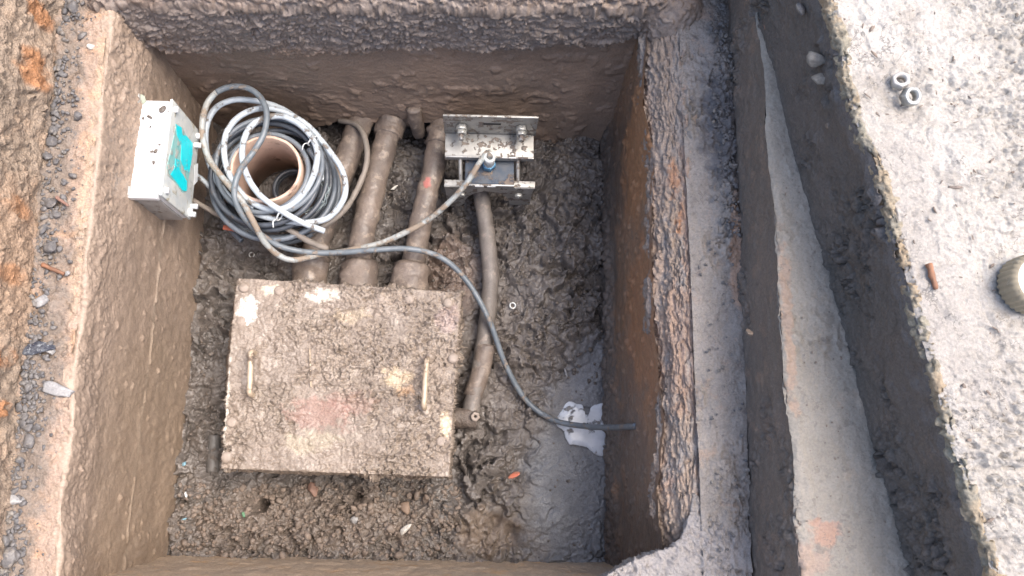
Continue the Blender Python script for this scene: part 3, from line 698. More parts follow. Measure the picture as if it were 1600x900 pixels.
# the dark hollows beside the handles
LV = LV + LN * (mud_h(LV) * (1 - .7 * bare) - .004 * bare + .004 * (drop < .003))[..., None]
lid = mk('lid', (LV.reshape(-1, 3), gridf(na, nb)[:, ::-1]), m_boxmud, jb)
bc = lid_pt(.5, .5); ux = (TR - TL) / np.linalg.norm(TR - TL); uy = np.cross([0, 0, 1], ux)
mk('body', bbox((bc[0], bc[1], (FLZ - .02 + LZ - .02) / 2), (.405, .325, LZ - FLZ), frame(ux, uy, (0, 0, 1)), .008), m_boxbody, jb)
for x0, y0, x1, y1 in ((392, 549, 390, 616), (667, 560, 662, 636)):
    a, b = P(x0, y0, LZ + .035), P(x1, y1, LZ + .035)
    dn = np.array([0, 0, -.04])
    pth = cat_spline([a + dn, a + dn * .3, a + (b - a) * .06, a + (b - a) * .3, a + (b - a) * .7, a + (b - a) * .94, b + dn * .3, b + dn], .002)
    h = mk('handle', tube(pth, .0054, 10, .0008, 200), m_handle, jb)
    for q in (a + dn, b + dn): mk('handle_boss', rock((q[0], q[1], LZ + .004), (.016, .014, .010), int(q[0] * 1e4) % 999 + 5, base=ICO3, rough=.25), m_boxmud, h)
bolt_px = [(382, 450), (437, 455), (490, 459), (595, 466), (700, 474), (378, 503), (372, 605), (363, 660), (355, 715), (418, 716), (690, 720), (708, 560), (640, 468), (690, 690), (560, 722)]
for k, (x, y) in enumerate(bolt_px):
    q = P(x, y, LZ + (.003, -.001, -.005, .001)[k % 4])
    v, f = lathe([(.0105, -.008), (.0105, .004), (.009, .0065), (.005, .0075), (.0002, .0078)], q, (0, .02 * (k % 3), 1), 14)
    v = v + .0012 * fbm(v, 120, 3, k)[:, None]
    mk('bolt_head', (v, f), m_bolt, jb)
# the raised seam of a name plate under the mud
a, b = P(484, 545, LZ + .004), P(486, 605, LZ + .004)
mk('plate_edge', bbox((a + b) / 2, (.003, np.linalg.norm(a - b), .005), frame(np.cross((b - a), (0, 0, 1)), (b - a), (0, 0, 1)), .001), m_handle, jb)
# gland on the right side where the thick cable comes in
g0, g1 = P(700, 652, -.415), P(745, 655, -.415)
mk('side_gland', tube(cat_spline([g0, (g0 + g1) / 2, g1], .003), .021, 16, .006, 70, 4), m_boxbody, jb)
mk('gland_bolt', hexnut(P(742, 650, -.395), (.1, -.2, 1), .010, .010, .3), m_bolt, jb)

# ================================================================== HOSES
def path(pts): return cat_spline([P(*p) if len(p) == 3 else p for p in pts], .005)
def hose(name, pts, r, label, cat='hose', group=None, lump=.0042, mat=None, bulb=None, n=18, seed=0):
    pt = path(pts); d = np.r_[0, np.cumsum(np.linalg.norm(np.diff(pt, axis=0), axis=1))]; rr = np.full(len(pt), r)
    if bulb: rr = rr + bulb[0] * sstep(d[-1] - bulb[1] - .03, d[-1] - bulb[1], d)
    base = (pt[:, 0].mean(), pt[:, 1].mean(), FLZ)
    root = thing(name, base, label, cat, group)
    if bulb:
        k = int(np.searchsorted(d, d[-1] - bulb[1] - .012))
        mk('tube', tube(pt[:k + 6], r, n, lump, 55, seed), mat or m_hose, root)
        mk('socket', tube(pt[k:], rr[k:], n, lump * 2.2, 45, seed + 3), mat or m_hose, root)
    else: mk('tube', tube(pt, rr, n, lump, 55, seed), mat or m_hose, root)
    return root
hg = 'muddy hoses running under the far wall'
hose('muddy_hose', [(585, 150, -.41), (557, 207, -.40), (540, 253, -.40), (520, 310, -.405), (500, 365, -.41), (487, 405, -.41), (482, 450, -.41)], .0265, 'leftmost brown muddy hose running partly under the cable coil', 'hose', hg, bulb=(.010, .065), seed=1)
hh2 = hose('muddy_hose', [(628, 150, -.40), (612, 193, -.395), (593, 257, -.395), (575, 328, -.395), (563, 389, -.40), (561, 420, -.40), (560, 455, -.40)], .0268, 'middle brown muddy hose from far wall hole to box, beside the coil', 'hose', hg, bulb=(.011, .055), seed=2)
hh3 = hose('muddy_hose', [(700, 150, -.40), (687, 205, -.395), (677, 264, -.395), (661, 332, -.395), (651, 385, -.40), (644, 420, -.40), (640, 460, -.40)], .0245, 'muddy hose with red mark, just left of the steel clamp', 'hose', hg, bulb=(.014, .055), seed=3)
for root, (x0, y0), (x1, y1), r in ((hh2, (613, 188), (606, 212), .0305), (hh3, (688, 203), (684, 226), .0285)):
    mk('collar', tube(cat_spline([P(x0, y0, -.395), P(x1, y1, -.395)], .002), r, 18, .007, 60, 4), m_hose, root)
tag(mk('stub_pipe', tube(cat_spline([P(646, 168, -.33), P(650, 190, -.37), P(655, 208, -.42)], .004), .016, 14, .003, 70, 5), m_hose, loc='b'), 'short muddy stub pipe poking out from under the far wall', 'pipe')
tc = hose('armoured_cable', [(748, 285, -.425), (753, 312, -.42), (760, 360, -.425), (766, 424, -.43), (764, 470, -.43), (758, 523, -.43), (752, 565, -.43), (745, 600, -.428), (738, 628, -.42), (736, 648, -.415)], .0182, 'thick muddy cable from steel clamp to right side of the box', 'cable', seed=6, lump=.0022, mat=m_grey)
mk('sleeve', tube(path([(759, 540, -.43), (752, 575, -.43), (744, 605, -.428), (738, 622, -.424)]), .0205, 18, .003, 60, 9), m_hose, tc)

# ================================================================== STEEL CLAMP
cl0 = P(768, 262, -.34); ck = thing('cable_clamp', (cl0[0], cl0[1], FLZ), 'zinc plated steel clamp with dark block and blue gland by far wall', 'clamp')
SZ1 = -.300                                   # shelf height
sA, sB = P(695, 243, SZ1), P(834, 246, SZ1)   # front edge of the shelf
ex = (sB - sA); W = np.linalg.norm(ex); ex /= W; ey = np.array([-ex[1], ex[0], 0]); ez = np.array([0, 0, 1.0]); AX = frame(ex, ey, ez)
so = (sA + sB) / 2
def L(x, y, z): return so + ex * x + ey * y + ez * z       # local clamp coordinates
mk('shelf', bbox(L(0, .024, 0), (W, .05, .005), AX, .0012), m_steel, ck)
mk('shelf_lip', bbox(L(0, -.002, -.006), (W, .004, .016), AX, .001), m_steeld, ck)
bp = mk('back_plate', bbox(L(.001, .052, .040), (W + .006, .005, .085), AX, .0012), m_steel, ck)
mk('slot', bbox(L(.004, .0488, .052), (.036, .002, .005), AX, .0008), plain('slot_dark', (.02, .018, .016), rough=.8), bp)
for sx in (-.058, .064):
    nb_ = mk('clamp_bolt', tube(cat_spline([L(sx, .06, .042), L(sx, .018, .040)], .003), .0052, 12), m_steeld, ck)
    mk('nut', hexnut(L(sx, .0485, .042), -ey, .0118, .010, .42), m_nut, nb_)
    mk('nut', hexnut(L(sx, .037, .0415), -ey, .0108, .008, .42, twist=.4), m_nut, nb_)
FZ1 = -.335
fA, fB = P(694, 292, FZ1), P(836, 294, FZ1); fo = (fA + fB) / 2; W2 = np.linalg.norm(fB - fA)
def LF(x, y, z): return fo + ex * x + ey * y + ez * z
# front plate with arch: outline in the local x/z plane, extruded
outl = [(-W2 / 2, 0), (W2 / 2, 0), (W2 / 2 - .004, -.020), (W2 / 2 - .004, -.088), (W2 / 2 - .026, -.092)]
outl += [(.050 * math.cos(t) - .004, -.086 + .066 * math.sin(t)) for t in np.linspace(0.0, math.pi, 18)]
outl += [(-W2 / 2 + .030, -.104), (-W2 / 2 + .004, -.104), (-W2 / 2 + .002, -.020)]
outl = [(x, z * 1.22) for x, z in outl]; n = len(outl); V = [LF(x, 0, z) for x, z in outl] + [LF(x, .005, z) for x, z in outl]
fp = mk('front_plate', (V, [tuple(range(n - 1, -1, -1)), tuple(range(n, 2 * n))] + [(i, (i + 1) % n, n + (i + 1) % n, n + i) for i in range(n)]), m_steeld, ck, smooth=False)
mk('top_flange', bbox(LF(0, .008, .001), (W2, .014, .0035), AX, .0008), m_steel, fp)
for sx in (-.060, .062):
    mk('plate_bolt', hexnut(LF(sx, -.006, -.022), -ey, .0085, .007, .25), m_nut, fp)
for sx in (-.061, .060):
    mk('rod', tube(cat_spline([L(sx, .0, -.012), LF(sx, .006, -.006)], .003), .0042, 10), m_steel, ck)
bA = (L(.001, .0, 0) + LF(.003, 0, 0)) / 2
b0, b1 = P(727, 236, FZ1 + .012), P(803, 288, FZ1 + .012)
bo = (P(727, 236, FZ1 + .012) + P(803, 238, FZ1 + .012) + P(803, 288, FZ1 + .012) + P(727, 288, FZ1 + .012)) / 4
bw = abs(b1[0] - b0[0]); bd = abs(b1[1] - b0[1])
blk = mk('block', bbox(bo - ez * .02, (bw, bd, .04), AX, .0025), m_block, ck)
mk('block_trim', bbox(bo + ey * (-bd / 2 - .002) - ez * .006, (bw, .004, .012), AX, .001), m_steeld, blk)
for sx in (-.021, .004):
    mk('name_tag', bbox(bo + ex * sx + ey * (-bd / 2 - .0045) - ez * .004, (.018, .0015, .007), AX, .0005), m_tie, blk)
go = P(764, 258, FZ1 + .018)
gl = mk('gland', hexnut(go - ez * .008, ez, .0145, .020, .5), m_blue, ck)
mk('gland_body', lathe([(.0115, 0), (.0115, .014), (.012, .016), (.0125, .030), (.0105, .034), (.0065, .034), (.0065, .01)], go + ez * .010, (.02, .02, 1), 18), m_wring, gl)

# ================================================================== SMALL WALL BOX
BZ = -.105
q0, q1, q2, q3 = P(221, 154, BZ), P(267, 158, BZ), P(253, 306, BZ), P(199, 300, BZ)
wl = ((q3 - q0) + (q2 - q1)) / 2; bl_ = np.linalg.norm(wl); wy = -wl / bl_; wx = np.array([wy[1], -wy[0], 0]); wx /= np.linalg.norm(wx)
bw_ = ((q1 - q0) @ wx + (q2 - q3) @ wx) / 2; bh_ = .140
wc = (q0 + q1 + q2 + q3) / 4; AXW = frame(wx, wy, (0, 0, 1))
wb = thing('terminal_box', (wc[0], wc[1], BZ - bh_), 'small pale metal terminal box with cyan sticker on the left wall', 'terminal box')
def LW(x, y, z): return wc + wx * x + wy * y + ez * z
def mudtop(v): return v
mk('body', bbox(LW(-.0015, 0, -bh_ / 2), (bw_ - .003, bl_, bh_), AXW, .006, 3), m_alu, wb)
lid2 = mk('lid', bbox(LW(bw_ / 2 - .0005, 0, -bh_ / 2 + .001), (.005, bl_ + .004, bh_ + .002), AXW, .0015, 2), m_alul, wb)
px0 = LW(bw_ / 2 + .0022, 0, 0)
def lidpoly(pxs, off, name, mat):
    v = [PX(190 + x / 3.913, 130 + y / 3.913, px0 + wx * off, wx) for x, y in pxs]
    n = len(v); V = v + [q + wx * .0006 for q in v]
    return mk(name, (V, [tuple(range(n)), tuple(range(2 * n - 1, n - 1, -1))] + [(i, (i + 1) % n, n + (i + 1) % n, n + i) for i in range(n)]), mat, lid2, smooth=False)
lidpoly([(318, 330), (335, 245), (372, 275), (395, 320), (433, 365), (432, 440), (412, 550), (400, 665), (370, 668), (330, 610), (278, 560), (274, 520), (296, 430)], 0, 'worn_sticker', m_cyan2)
lidpoly([(330, 250), (365, 270), (372, 318), (395, 322), (432, 366), (432, 430), (412, 552), (385, 530), (362, 470), (365, 380), (340, 320)], .0008, 'sticker', m_cyan)
lidpoly([(330, 460), (352, 470), (352, 530), (375, 560), (398, 600), (396, 660), (372, 655), (335, 605), (300, 560), (322, 520)], .0008, 'sticker', m_cyan)
lidpoly([(445, 500), (466, 490), (462, 600), (440, 625)], .001, 'white_strip', m_tie)
for yy in (-bl_ / 2 + .012, bl_ / 2 - .012):
    for zz in (-.012, -bh_ + .012):
        s = mk('lid_screw', lathe([(.006, -.002), (.006, .004), (.0045, .006), (.0002, .0062)], LW(bw_ / 2 + .002, yy, zz), wx, 14), m_alu, lid2)
for yy, zz in ((-bl_ / 2 + .006, -bh_ + .010), (-bl_ / 2 + .024, -bh_ + .004), (bl_ / 2 - .035, -bh_ + .02)):
    mk('stud', tube(cat_spline([LW(bw_ / 2, yy, zz), LW(bw_ / 2 + .014, yy, zz)], .004), .0055, 10), m_tie, lid2)
mk('end_flange', bbox(LW(-.004, -bl_ / 2 - .003, -.006), (bw_ - .004, .010, .016), AXW, .003), m_alu, wb)
mk('end_plate', bbox(LW(-.006, -bl_ / 2 - .001, -bh_ / 2 - .008), (bw_ - .012, .006, bh_ - .02), AXW, .002), m_aluu, wb)
mk('mounting_foot', bbox(LW(-bw_ / 2 - .004, bl_ / 2 - .004, -.01), (.016, .018, .05), AXW, .002), m_aluu, wb)
mk('mounting_foot', bbox(LW(-bw_ / 2 - .004, -bl_ / 2 + .004, -.02), (.016, .018, .05), AXW, .002), m_aluu, wb)
for k, (x, y, s) in enumerate(((250, 160, .010), (175, 205, .006), (132, 215, .004), (210, 412, .006), (185, 418, .005), (195, 487, .005), (232, 375, .003), (177, 265, .003))):
    q = P(190 + x / 3.913, 130 + y / 3.913, BZ + .001)
    mk('mud_spot', rock(q, (s, s * .6, .0025), 300 + k), m_clod, wb)
# bits of lichen on the far corner
mk('green_lump', rock(LW(-bw_ / 2 + .004, bl_ / 2 - .002, .004), (.009, .008, .006), 77, base=ICO3), plain('verdigris', (.22, .30, .20), (.35, .36, .3), rough=.8), wb)

# ================================================================== PIPE SECTION INSIDE THE COIL
pz = -.262; pc = P(415, 263, pz); PR = .0705
ax = np.array([.02, -.02, 1.0])
pp = lathe([(PR, -.185), (PR, -.003), (PR - .0015, 0), (PR - .005, .0), (PR - .0065, -.002), (PR - .0065, -.185)], pc, ax, 72, closed=True)
tag(mk('pipe_section', (pp[0] + .0006 * fbm(pp[0], 60, 3, 4)[:, None], pp[1]), m_clay, loc='b'), 'short upright terracotta pipe standing inside the cable coil', 'pipe')

# ================================================================== CABLES
def c1(x, y): return 180 + x / 2.8125, 100 + y / 2.8125
def cp(pts, z0=-.25, z1=None):
    out = []; n = len(pts)
    for k, p in enumerate(pts):
        z = p[2] if len(p) > 2 else (z0 if z1 is None else z0 + (z1 - z0) * k / (n - 1))
        out.append(P(*c1(p[0], p[1]), z))
    return out
def cable(name, pts, r, mat, label, group=None, lump=.0004, n=12, cat='cable'):
    pt = cat_spline(pts, .004)
    return tag(mk(name, tube(pt, r, n, lump, 60, 3), mat, loc=(pt[:, 0].mean(), pt[:, 1].mean(), pt[:, 2].min())), label, cat, group)
A_ = [(920, 735, -.285), (830, 700, -.27), (720, 640, -.25), (630, 570, -.243), (575, 480, -.242), (558, 380, -.243), (585, 290, -.246), (650, 240, -.25), (740, 232, -.254), (830, 283, -.258), (885, 370, -.262), (878, 470, -.265), (835, 560, -.268), (765, 625, -.270), (680, 640, -.270),
      (590, 600, -.268), (520, 520, -.264), (482, 420, -.26), (487, 310, -.258), (545, 232, -.258), (640, 195, -.262), (745, 212, -.268), (850, 275, -.275), (935, 375, -.28), (1000, 475, -.285), (1008, 580, -.29), (945, 670, -.293), (850, 697, -.293), (740, 690, -.290), (620, 658, -.287), (515, 598, -.284), (440, 500, -.282), (402, 390, -.28), (400, 280, -.275), (440, 196, -.27), (520, 158, -.268), (620, 163, -.272), (720, 192, -.280), (800, 242, -.288), (875, 320, -.292), (915, 420, -.296), (912, 515, -.30)]
cable('coiled_cable', cp(A_), .0062, m_cabg, 'light grey cable coiled in wide loops over the upright pipe')
# dark loops packed round the pipe
t = np.linspace(0, 2 * math.pi * 7.2, 150); turn = t / (2 * math.pi)
rr = .080 + .030 * np.abs(np.sin(turn * 1.9 + .4)) + .006 * np.sin(t * .53)
zz = -.270 - .012 * turn - .004 * np.sin(t * .8)
blk_pts = np.stack([pc[0] + .004 + rr * np.cos(-t + .6) * (1.0), pc[1] - .004 + rr * np.sin(-t + .6) * .98, zz], -1)
cable('coiled_cable', blk_pts, .0054, m_cabk, 'black cable wound in tight turns around the upright terracotta pipe')
t = np.linspace(0, 2 * math.pi * 3.3, 80); turn = t / (2 * math.pi)
rr = .112 + .010 * np.sin(t * .31 + 1) + .003 * turn
cable('coiled_cable', np.stack([pc[0] + .006 + rr * np.cos(t + 2.2), pc[1] - .012 + rr * np.sin(t + 2.2), -.30 - .026 * turn + .006 * np.sin(t)], -1), .0058, plain('dark_slate_cable', (.10, .12, .145), (.14, .16, .185), rough=.35, mudc=(.14, .12, .105), mud=(.58, .68), msc=40), 'dark slate blue cable lying in loose outer turns of the coil')
t = np.linspace(0, 2 * math.pi * 1.9, 50)
rr = .092 + .018 * np.sin(t * .47 + .4)
cable('coiled_cable', np.stack([pc[0] + .002 + rr * np.cos(t - 1.2), pc[1] + .004 + rr * np.sin(t - 1.2), -.274 + .004 * np.sin(t * 2.1)], -1), .0052, plain('mid_slate_cable', (.13, .15, .175), (.16, .18, .2), rough=.35, mudc=(.2, .17, .15), mud=(.58, .68), msc=40), 'thin slate grey cable in the top turns round the pipe mouth')
# black loops inside the pipe
t = np.linspace(0, 2 * math.pi * 1.6, 40)
cable('coiled_cable', np.stack([pc[0] + .020 + .040 * np.cos(t), pc[1] + .012 + .042 * np.sin(t), -.43 + .007 * t / 3], -1), .005, m_cabk, 'black cable lying curled in the bottom of the upright pipe')
# long cable: gland of the clamp -> coil -> loops back -> right wall
Lg = [tuple(go + ez * .045), tuple(P(762, 238, -.285)), tuple(P(748, 256, -.275)), tuple(P(728, 288, -.29)), tuple(P(700, 318, -.315)), tuple(P(668, 344, -.335)), tuple(P(632, 364, -.345)), tuple(P(590, 381, -.345)), tuple(P(545, 391, -.345)), tuple(P(505, 397, -.342))]
Lg += cp([(850, 850, -.335), (780, 862, -.325), (715, 838, -.315), (655, 780, -.285), (610, 700, -.256), (555, 600, -.244), (480, 510, -.240), (420, 430, -.24), (390, 350, -.235), (383, 260, -.23), (402, 180, -.225), (445, 125, -.222), (510, 100, -.222), (585, 107, -.224), (640, 150, -.226), (666, 220, -.228), (652, 310, -.229), (605, 390, -.23), (550, 465, -.231), (524, 545, -.235), (535, 620, -.245), (580, 690, -.265), (650, 757, -.29), (740, 806, -.315), (860, 828, -.333), (1000, 828, -.338)])
Lg += [P(580, 391, -.333), P(640, 389, -.338), P(690, 403, -.35), P(730, 440, -.375), P(764, 500, -.390), P(790, 570, -.425), P(822, 625, -.452), P(862, 655, -.452), P(905, 665, -.42), P(950, 668, -.33), P(994, 666, -.2)]
long_c = thing('long_cable', (Lg[30][0], Lg[30][1], FLZ), 'slate grey cable from the blue gland looping through the coil to right wall', 'cable')
LP_ = cat_spline(Lg, .004); cut = int(len(LP_) * .0)
dall = np.r_[0, np.cumsum(np.linalg.norm(np.diff(LP_, axis=0), axis=1))]
k1 = int(np.argmin(np.linalg.norm(LP_ - np.array(cp([(440, 125, -.222)])[0]), axis=1)))
mk('muddy_length', tube(LP_[:k1 + 1], .0060, 12, .0009, 70, 3), m_cabb, long_c)
mk('clean_length', tube(LP_[k1:], .0060, 12, .0002, 70, 3), m_cabd, long_c)
# other loose cables
cable('loose_cable', cp([(985, 250, -.40), (1035, 258, -.375), (1075, 282, -.36), (1102, 345, -.352), (1103, 440, -.35), (1062, 555, -.35), (995, 655, -.345), (905, 715, -.34), (800, 735, -.345), (700, 715, -.36)]), .0060, m_cabm, 'muddy grey cable arching over the leftmost hose beside the coil', lump=.0015)
cable('loose_cable', cp([(330, 480, -.30), (372, 500, -.30), (440, 560, -.31), (520, 612, -.32), (620, 655, -.32), (700, 680, -.325)]), .0055, m_cabg, 'light grey cable passing from the terminal box under the coil')
cable('loose_cable', cp([(340, 600, -.33), (375, 618, -.335), (450, 660, -.34), (560, 700, -.35), (680, 715, -.355), (780, 720, -.36)]), .0056, m_cabm, 'brown muddy cable leaving the lower corner of the terminal box', lump=.001)
cable('loose_cable', cp([(680, 690, -.30), (740, 715, -.305), (800, 750, -.31), (870, 788, -.325), (932, 812, -.345)]), .0062, m_cabm, 'short mud-crusted cable end below the coil, beside the white tie', lump=.0016)
tag(mk('plastic_strip', bbox((np.array(cp([(462, 716, -.355)])[0]) + np.array(cp([(595, 738, -.355)])[0])) / 2, (.052, .010, .004), frame((1, -.17, 0), (.17, 1, 0), (0, 0, 1)), .0015), m_orange, loc='b'), 'flat orange red plastic strip under the bottom of the coil', 'strip')
# cable ties
def tie(x, y, z, dx, dy, label):
    c = np.array(cp([(x, y, z)])[0]); a = np.array([dx, dy, 0.]); a /= np.linalg.norm(a); b = np.cross(a, (0, 0, 1)); tt = np.linspace(0, 2 * math.pi, 22)
    pts = c + np.outer(np.cos(tt) * .012, b) + np.outer(np.sin(tt) * .011, (0, 0, 1)) 
    root = thing('cable_tie', tuple(c), label, 'cable tie')
    mk('band', tube(pts, .0016, 6, caps=False), m_tie, root)
    mk('tail', tube(cat_spline([c + b * .012 + ez * .008, c + b * .020 + ez * .014, c + b * .030 + a * .006 + ez * .012], .003), .0012, 6), m_tie, root)
tie(868, 338, -.268, 1, -1, 'white cable tie on the upper right of the grey coil')
tie(725, 664, -.262, 1, -.5, 'white cable tie at the bottom of the grey coil')
# bare twisted wires at the end of the grey cable
wr = thing('wire_tangle', tuple(cp([(880, 600, -.31)])[0]), 'tangle of thin bare wires at the right of the coil', 'wires')
for k in range(9):
    r_ = np.random.default_rng(40 + k)
    base = [(910, 515), (935, 545), (935, 580), (905, 615), (870, 640), (820, 652), (780, 650)]
    n0 = r_.integers(0, 3); bb = base[n0:n0 + int(r_.integers(3, 6))]
    pts = [(x + r_.normal(0, 11), y + r_.normal(0, 9), -.295 + r_.normal(0, .006)) for x, y in bb]
    pt = cat_spline(cp(pts), .003); s_ = np.arange(len(pt))
    pt = pt + .0022 * np.stack([np.sin(s_ * .9 + k), np.cos(s_ * 1.1 + k), np.sin(s_ * .7)], -1)
    mk('wire', tube(pt, .0011, 6), m_wire, wr)

# ================================================================== SMALL THINGS
def on_floor(px, py): q = P(px, py, FLZ); return np.array([q[0], q[1], fz(q[0], q[1])])
def ring(px, py, r, t, mat, label, z=None, tilt=(0, 0, 1), name='washer'):
    q = on_floor(px, py) if z is None else P(px, py, z)
    tt = np.linspace(0, 2 * math.pi, 25)
    return tag(mk(name, lathe([(r, 0), (r, t), (r * .62, t), (r * .62, 0)], q + ez * .003, tilt, 22, closed=True), mat, loc='b'), label, 'washer')
ring(800, 481, .0075, .002, m_wring, 'small pale washer on the mud right of the thick cable', tilt=(.2, -.1, 1))
ring(392, 397, .0065, .002, m_wring, 'small pale washer on the floor below the cable coil', tilt=(.1, -.1, 1))
ring(341, 667, .0085, .003, m_conduit, 'dark ring washer lying at the end of the conduit stub')
a, b = on_floor(337, 680), on_floor(334, 738); zc = max(a[2], b[2]) + .012; a[2] = b[2] = zc
cs = np.linspace(0, 1, 14)[:, None]
tag(mk('conduit_stub', tube(a + (b - a) * cs, .0125, 16, .0008, 90, 3), m_conduit, loc='b'), 'dark grey conduit stub on the floor left of the junction box', 'conduit')
def scrap(name, px, py, size, mat, label, seed, cat='scrap', dz=.004, ang=None, base=ICO3, z=None, group=None):
    q = on_floor(px, py) if z is None else P(px, py, z)
    return tag(mk(name, rock(q + ez * dz, size, seed, ang, base), mat, loc='b'), label, cat, group)
scrap('plastic_scrap', 803, 743, (.015, .007, .004), m_red, 'crumpled red orange plastic scrap on wet mud near the puddle', 3, ang=.6)
scrap('plastic_scrap', 386, 803, (.008, .004, .003), m_green, 'tiny green plastic scrap on crumbly soil below the junction box', 5)
scrap('plastic_scrap', 293, 724, (.007, .005, .003), m_blues, 'light blue plastic scrap near the left wall, upper of two', 6)
scrap('plastic_scrap', 292, 810, (.008, .004, .003), m_blues, 'light blue plastic scrap near the left wall, lower of two', 7)
scrap('plastic_scrap', 297, 772, (.007, .004, .003), m_tie, 'white plastic scrap on crumbly soil beside the left wall', 8)
scrap('stick', 617, 293, (.016, .004, .003), m_white, 'pale twig on dark mud between two muddy hoses', 11, 'stick', ang=.7)
scrap('stick', 885, 585, (.016, .003, .003), m_stone, 'pale splinter upright in mud above the puddle', 12, 'stick', ang=1.9)
scrap('brick_shard', 490, 765, (.018, .014, .009), plain('brick_red', (.22, .135, .10), (.19, .115, .09), rough=.7, bump=.001), 'reddish brick shard just below the junction box front', 14, 'stone', dz=.01)
scrap('brick_shard', 632, 792, (.016, .014, .010), plain('brick_tan', (.24, .17, .125), (.21, .15, .112), rough=.7, bump=.001), 'tan brick shard on soil below the box right corner', 15, 'stone', dz=.01)
scrap('stone', 555, 812, (.010, .009, .007), m_stone, 'grey pebble in the crumbly soil below the box', 16, 'stone', dz=.008)
scrap('stick', 635, 825, (.024, .008, .006), m_white, 'whitish root fragment on the soil near the pit front', 17, 'stick', ang=.7, dz=.01)
# gravel and stones of the left ledge
specs = []
r_ = np.random.default_rng(5)
for k in range(1900):
    y = r_.uniform(-.2, .80); band = np.clip(r_.beta(1.0, 3.4), 0, 1)
    x0 = lx(y) + .006; x1 = rim_x(y) - .006
    x = x0 + (x1 - x0) * band
    dens = .35 + .65 * float(sstep(-.3, .3, np.array(fbm(pt3([x], [y]), 12, 2, 3)[0])))
    if r_.uniform() > dens: continue
    s = min(.009, r_.gamma(2.0, .0011) + .0014) * (1 - .45 * band)
    specs.append(((x, y, .003 + s * .45), (s * r_.uniform(.8, 1.5), s, s * r_.uniform(.5, .8)), int(r_.integers(1e6)), None, ICO2, .4))
v, f = rocks(specs)
tag(mk('gravel', (v, f), m_grav, smooth=False), 'dark grey gravel lying along the left ledge', 'gravel', kind='stuff')
led = [(62, 545, (.012, .034, .008), m_bluestone, 'long glossy blue black slag lump on the left ledge', 1.62), (92, 610, (.012, .026, .006), m_stone, 'long flat grey stone on the left ledge below the slag lump', 1.25), (66, 470, (.017, .014, .008), m_stone, 'wide grey stone on the left ledge above the slag lump', .4),
       (82, 548, (.009, .009, .006), m_stone, 'small grey stone right beside the blue black slag lump', .8), (142, 74, (.0075, .006, .005), m_white, 'pale round pebble on the upper left ledge', .2), (81, 318, (.011, .013, .007), m_grav, 'dark stone on left ledge level with the terminal box bottom', 1.0), (82, 222, (.010, .013, .007), m_grav, 'dark stone on left ledge level with the terminal box top', 1.4),
       (116, 15, (.012, .010, .007), m_grav, 'dark stone at the top of the left ledge', .3), (130, 55, (.011, .008, .006), m_grav, 'dark stone on left ledge just left of the pale pebble', .9), (122, 182, (.012, .009, .006), m_grav, 'dark stone on left ledge mid way between pebble and terminal box', .1), (80, 385, (.013, .016, .008), m_grav, 'dark broken stone on left ledge above the rusty nail', 1.2),
       (22, 780, (.009, .017, .006), m_stone, 'light grey flat stone near the bottom of the left ledge', 1.5), (45, 690, (.011, .013, .007), m_grav, 'dark stone on the left ledge well below the slag lump', .7), (105, 428, (.006, .005, .004), m_stone, 'small grey pebble at the tip of the rusty nail', .4), (18, 870, (.014, .016, .008), m_grav, 'dark stone at the bottom corner of the left ledge', .5)]
for k, (x, y, s, mt, lab, an) in enumerate(led):
    tag(mk('stone', rock(P(x, y, .004) + ez * s[2] * .4, s, 500 + k, an, ICO3, .3), mt, loc='b', smooth=False), lab, 'stone', 'stones on the left ledge')
def stick(px0, py0, px1, py1, z, r, mat, label, name, cat):
    a, b = P(px0, py0, z), P(px1, py1, z); pt = np.linspace(0, 1, 12)[:, None] * (b - a) + a
    tag(mk(name, tube(pt, r * np.linspace(1, .55, 12), 8, r * .5, 150, 4), mat, loc='b'), label, cat)
stick(66, 414, 100, 428, .012, .004, m_nail, 'rusty brown nail lying across the left ledge', 'nail', 'nail')
stick(88, 308, 107, 322, .012, .003, m_wood, 'short brown twig on the left ledge beside a dark stone', 'twig', 'twig')
stick(1451, 412, 1463, 452, SZ + .006, .0042, m_nail, 'rusty orange nail lying on the slab near the ribbed cap', 'nail', 'nail')
stick(1199, 35, 1210, 80, GZ + .012, .006, m_wood, 'reddish wood splinter wedged at the foot of the slab', 'wood_splinter', 'splinter')
# crumbs on the floor
def scatter(n, region, smin, smax, seed, mat, label, name):
    r_ = np.random.default_rng(seed); sp = []; xs, ys_ = [], []
    while len(xs) < n:
        px, py = r_.uniform(region[0], region[2]), r_.uniform(region[1], region[3]); q = P(px, py, FLZ)
        if XL + .01 < q[0] < XR - .008 and YN + .004 < q[1] < YF and not (-.49 < q[0] < -.04 and -.02 < q[1] < .36): xs.append(q[0]); ys_.append(q[1])
    zs = floor_h(np.array(xs), np.array(ys_))
    for x, y, z in zip(xs, ys_, zs):
        s = smin + (smax - smin) * r_.beta(1.1, 4.5)
        sp.append(((x, y, z + s * .3), (s * r_.uniform(.8, 1.5), s, s * r_.uniform(.5, .9)), int(r_.integers(1e6)), None, ICO2, .45))
    v, f = rocks(sp); tag(mk(name, (v, f), mat, smooth=False), label, 'soil', kind='stuff')
scatter(1000, (255, 755, 720, 868), .002, .013, 3, m_crumb, 'crumbly brown soil in front of the junction box', 'soil_crumbs')
scatter(330, (770, 230, 950, 600), .002, .012, 4, m_clod, 'dark broken mud clods on the right of the floor', 'mud_clods')
scatter(260, (560, 230, 745, 450), .002, .009, 5, m_clod, 'dark mud clods between the hoses', 'mud_clods')
scatter(110, (690, 600, 950, 880), .0015, .006, 6, m_clod, 'small mud clods around the puddle', 'mud_clods')
scatter(260, (290, 400, 360, 740), .0015, .007, 8, m_clod, 'small mud clods between box and left wall', 'mud_clods')
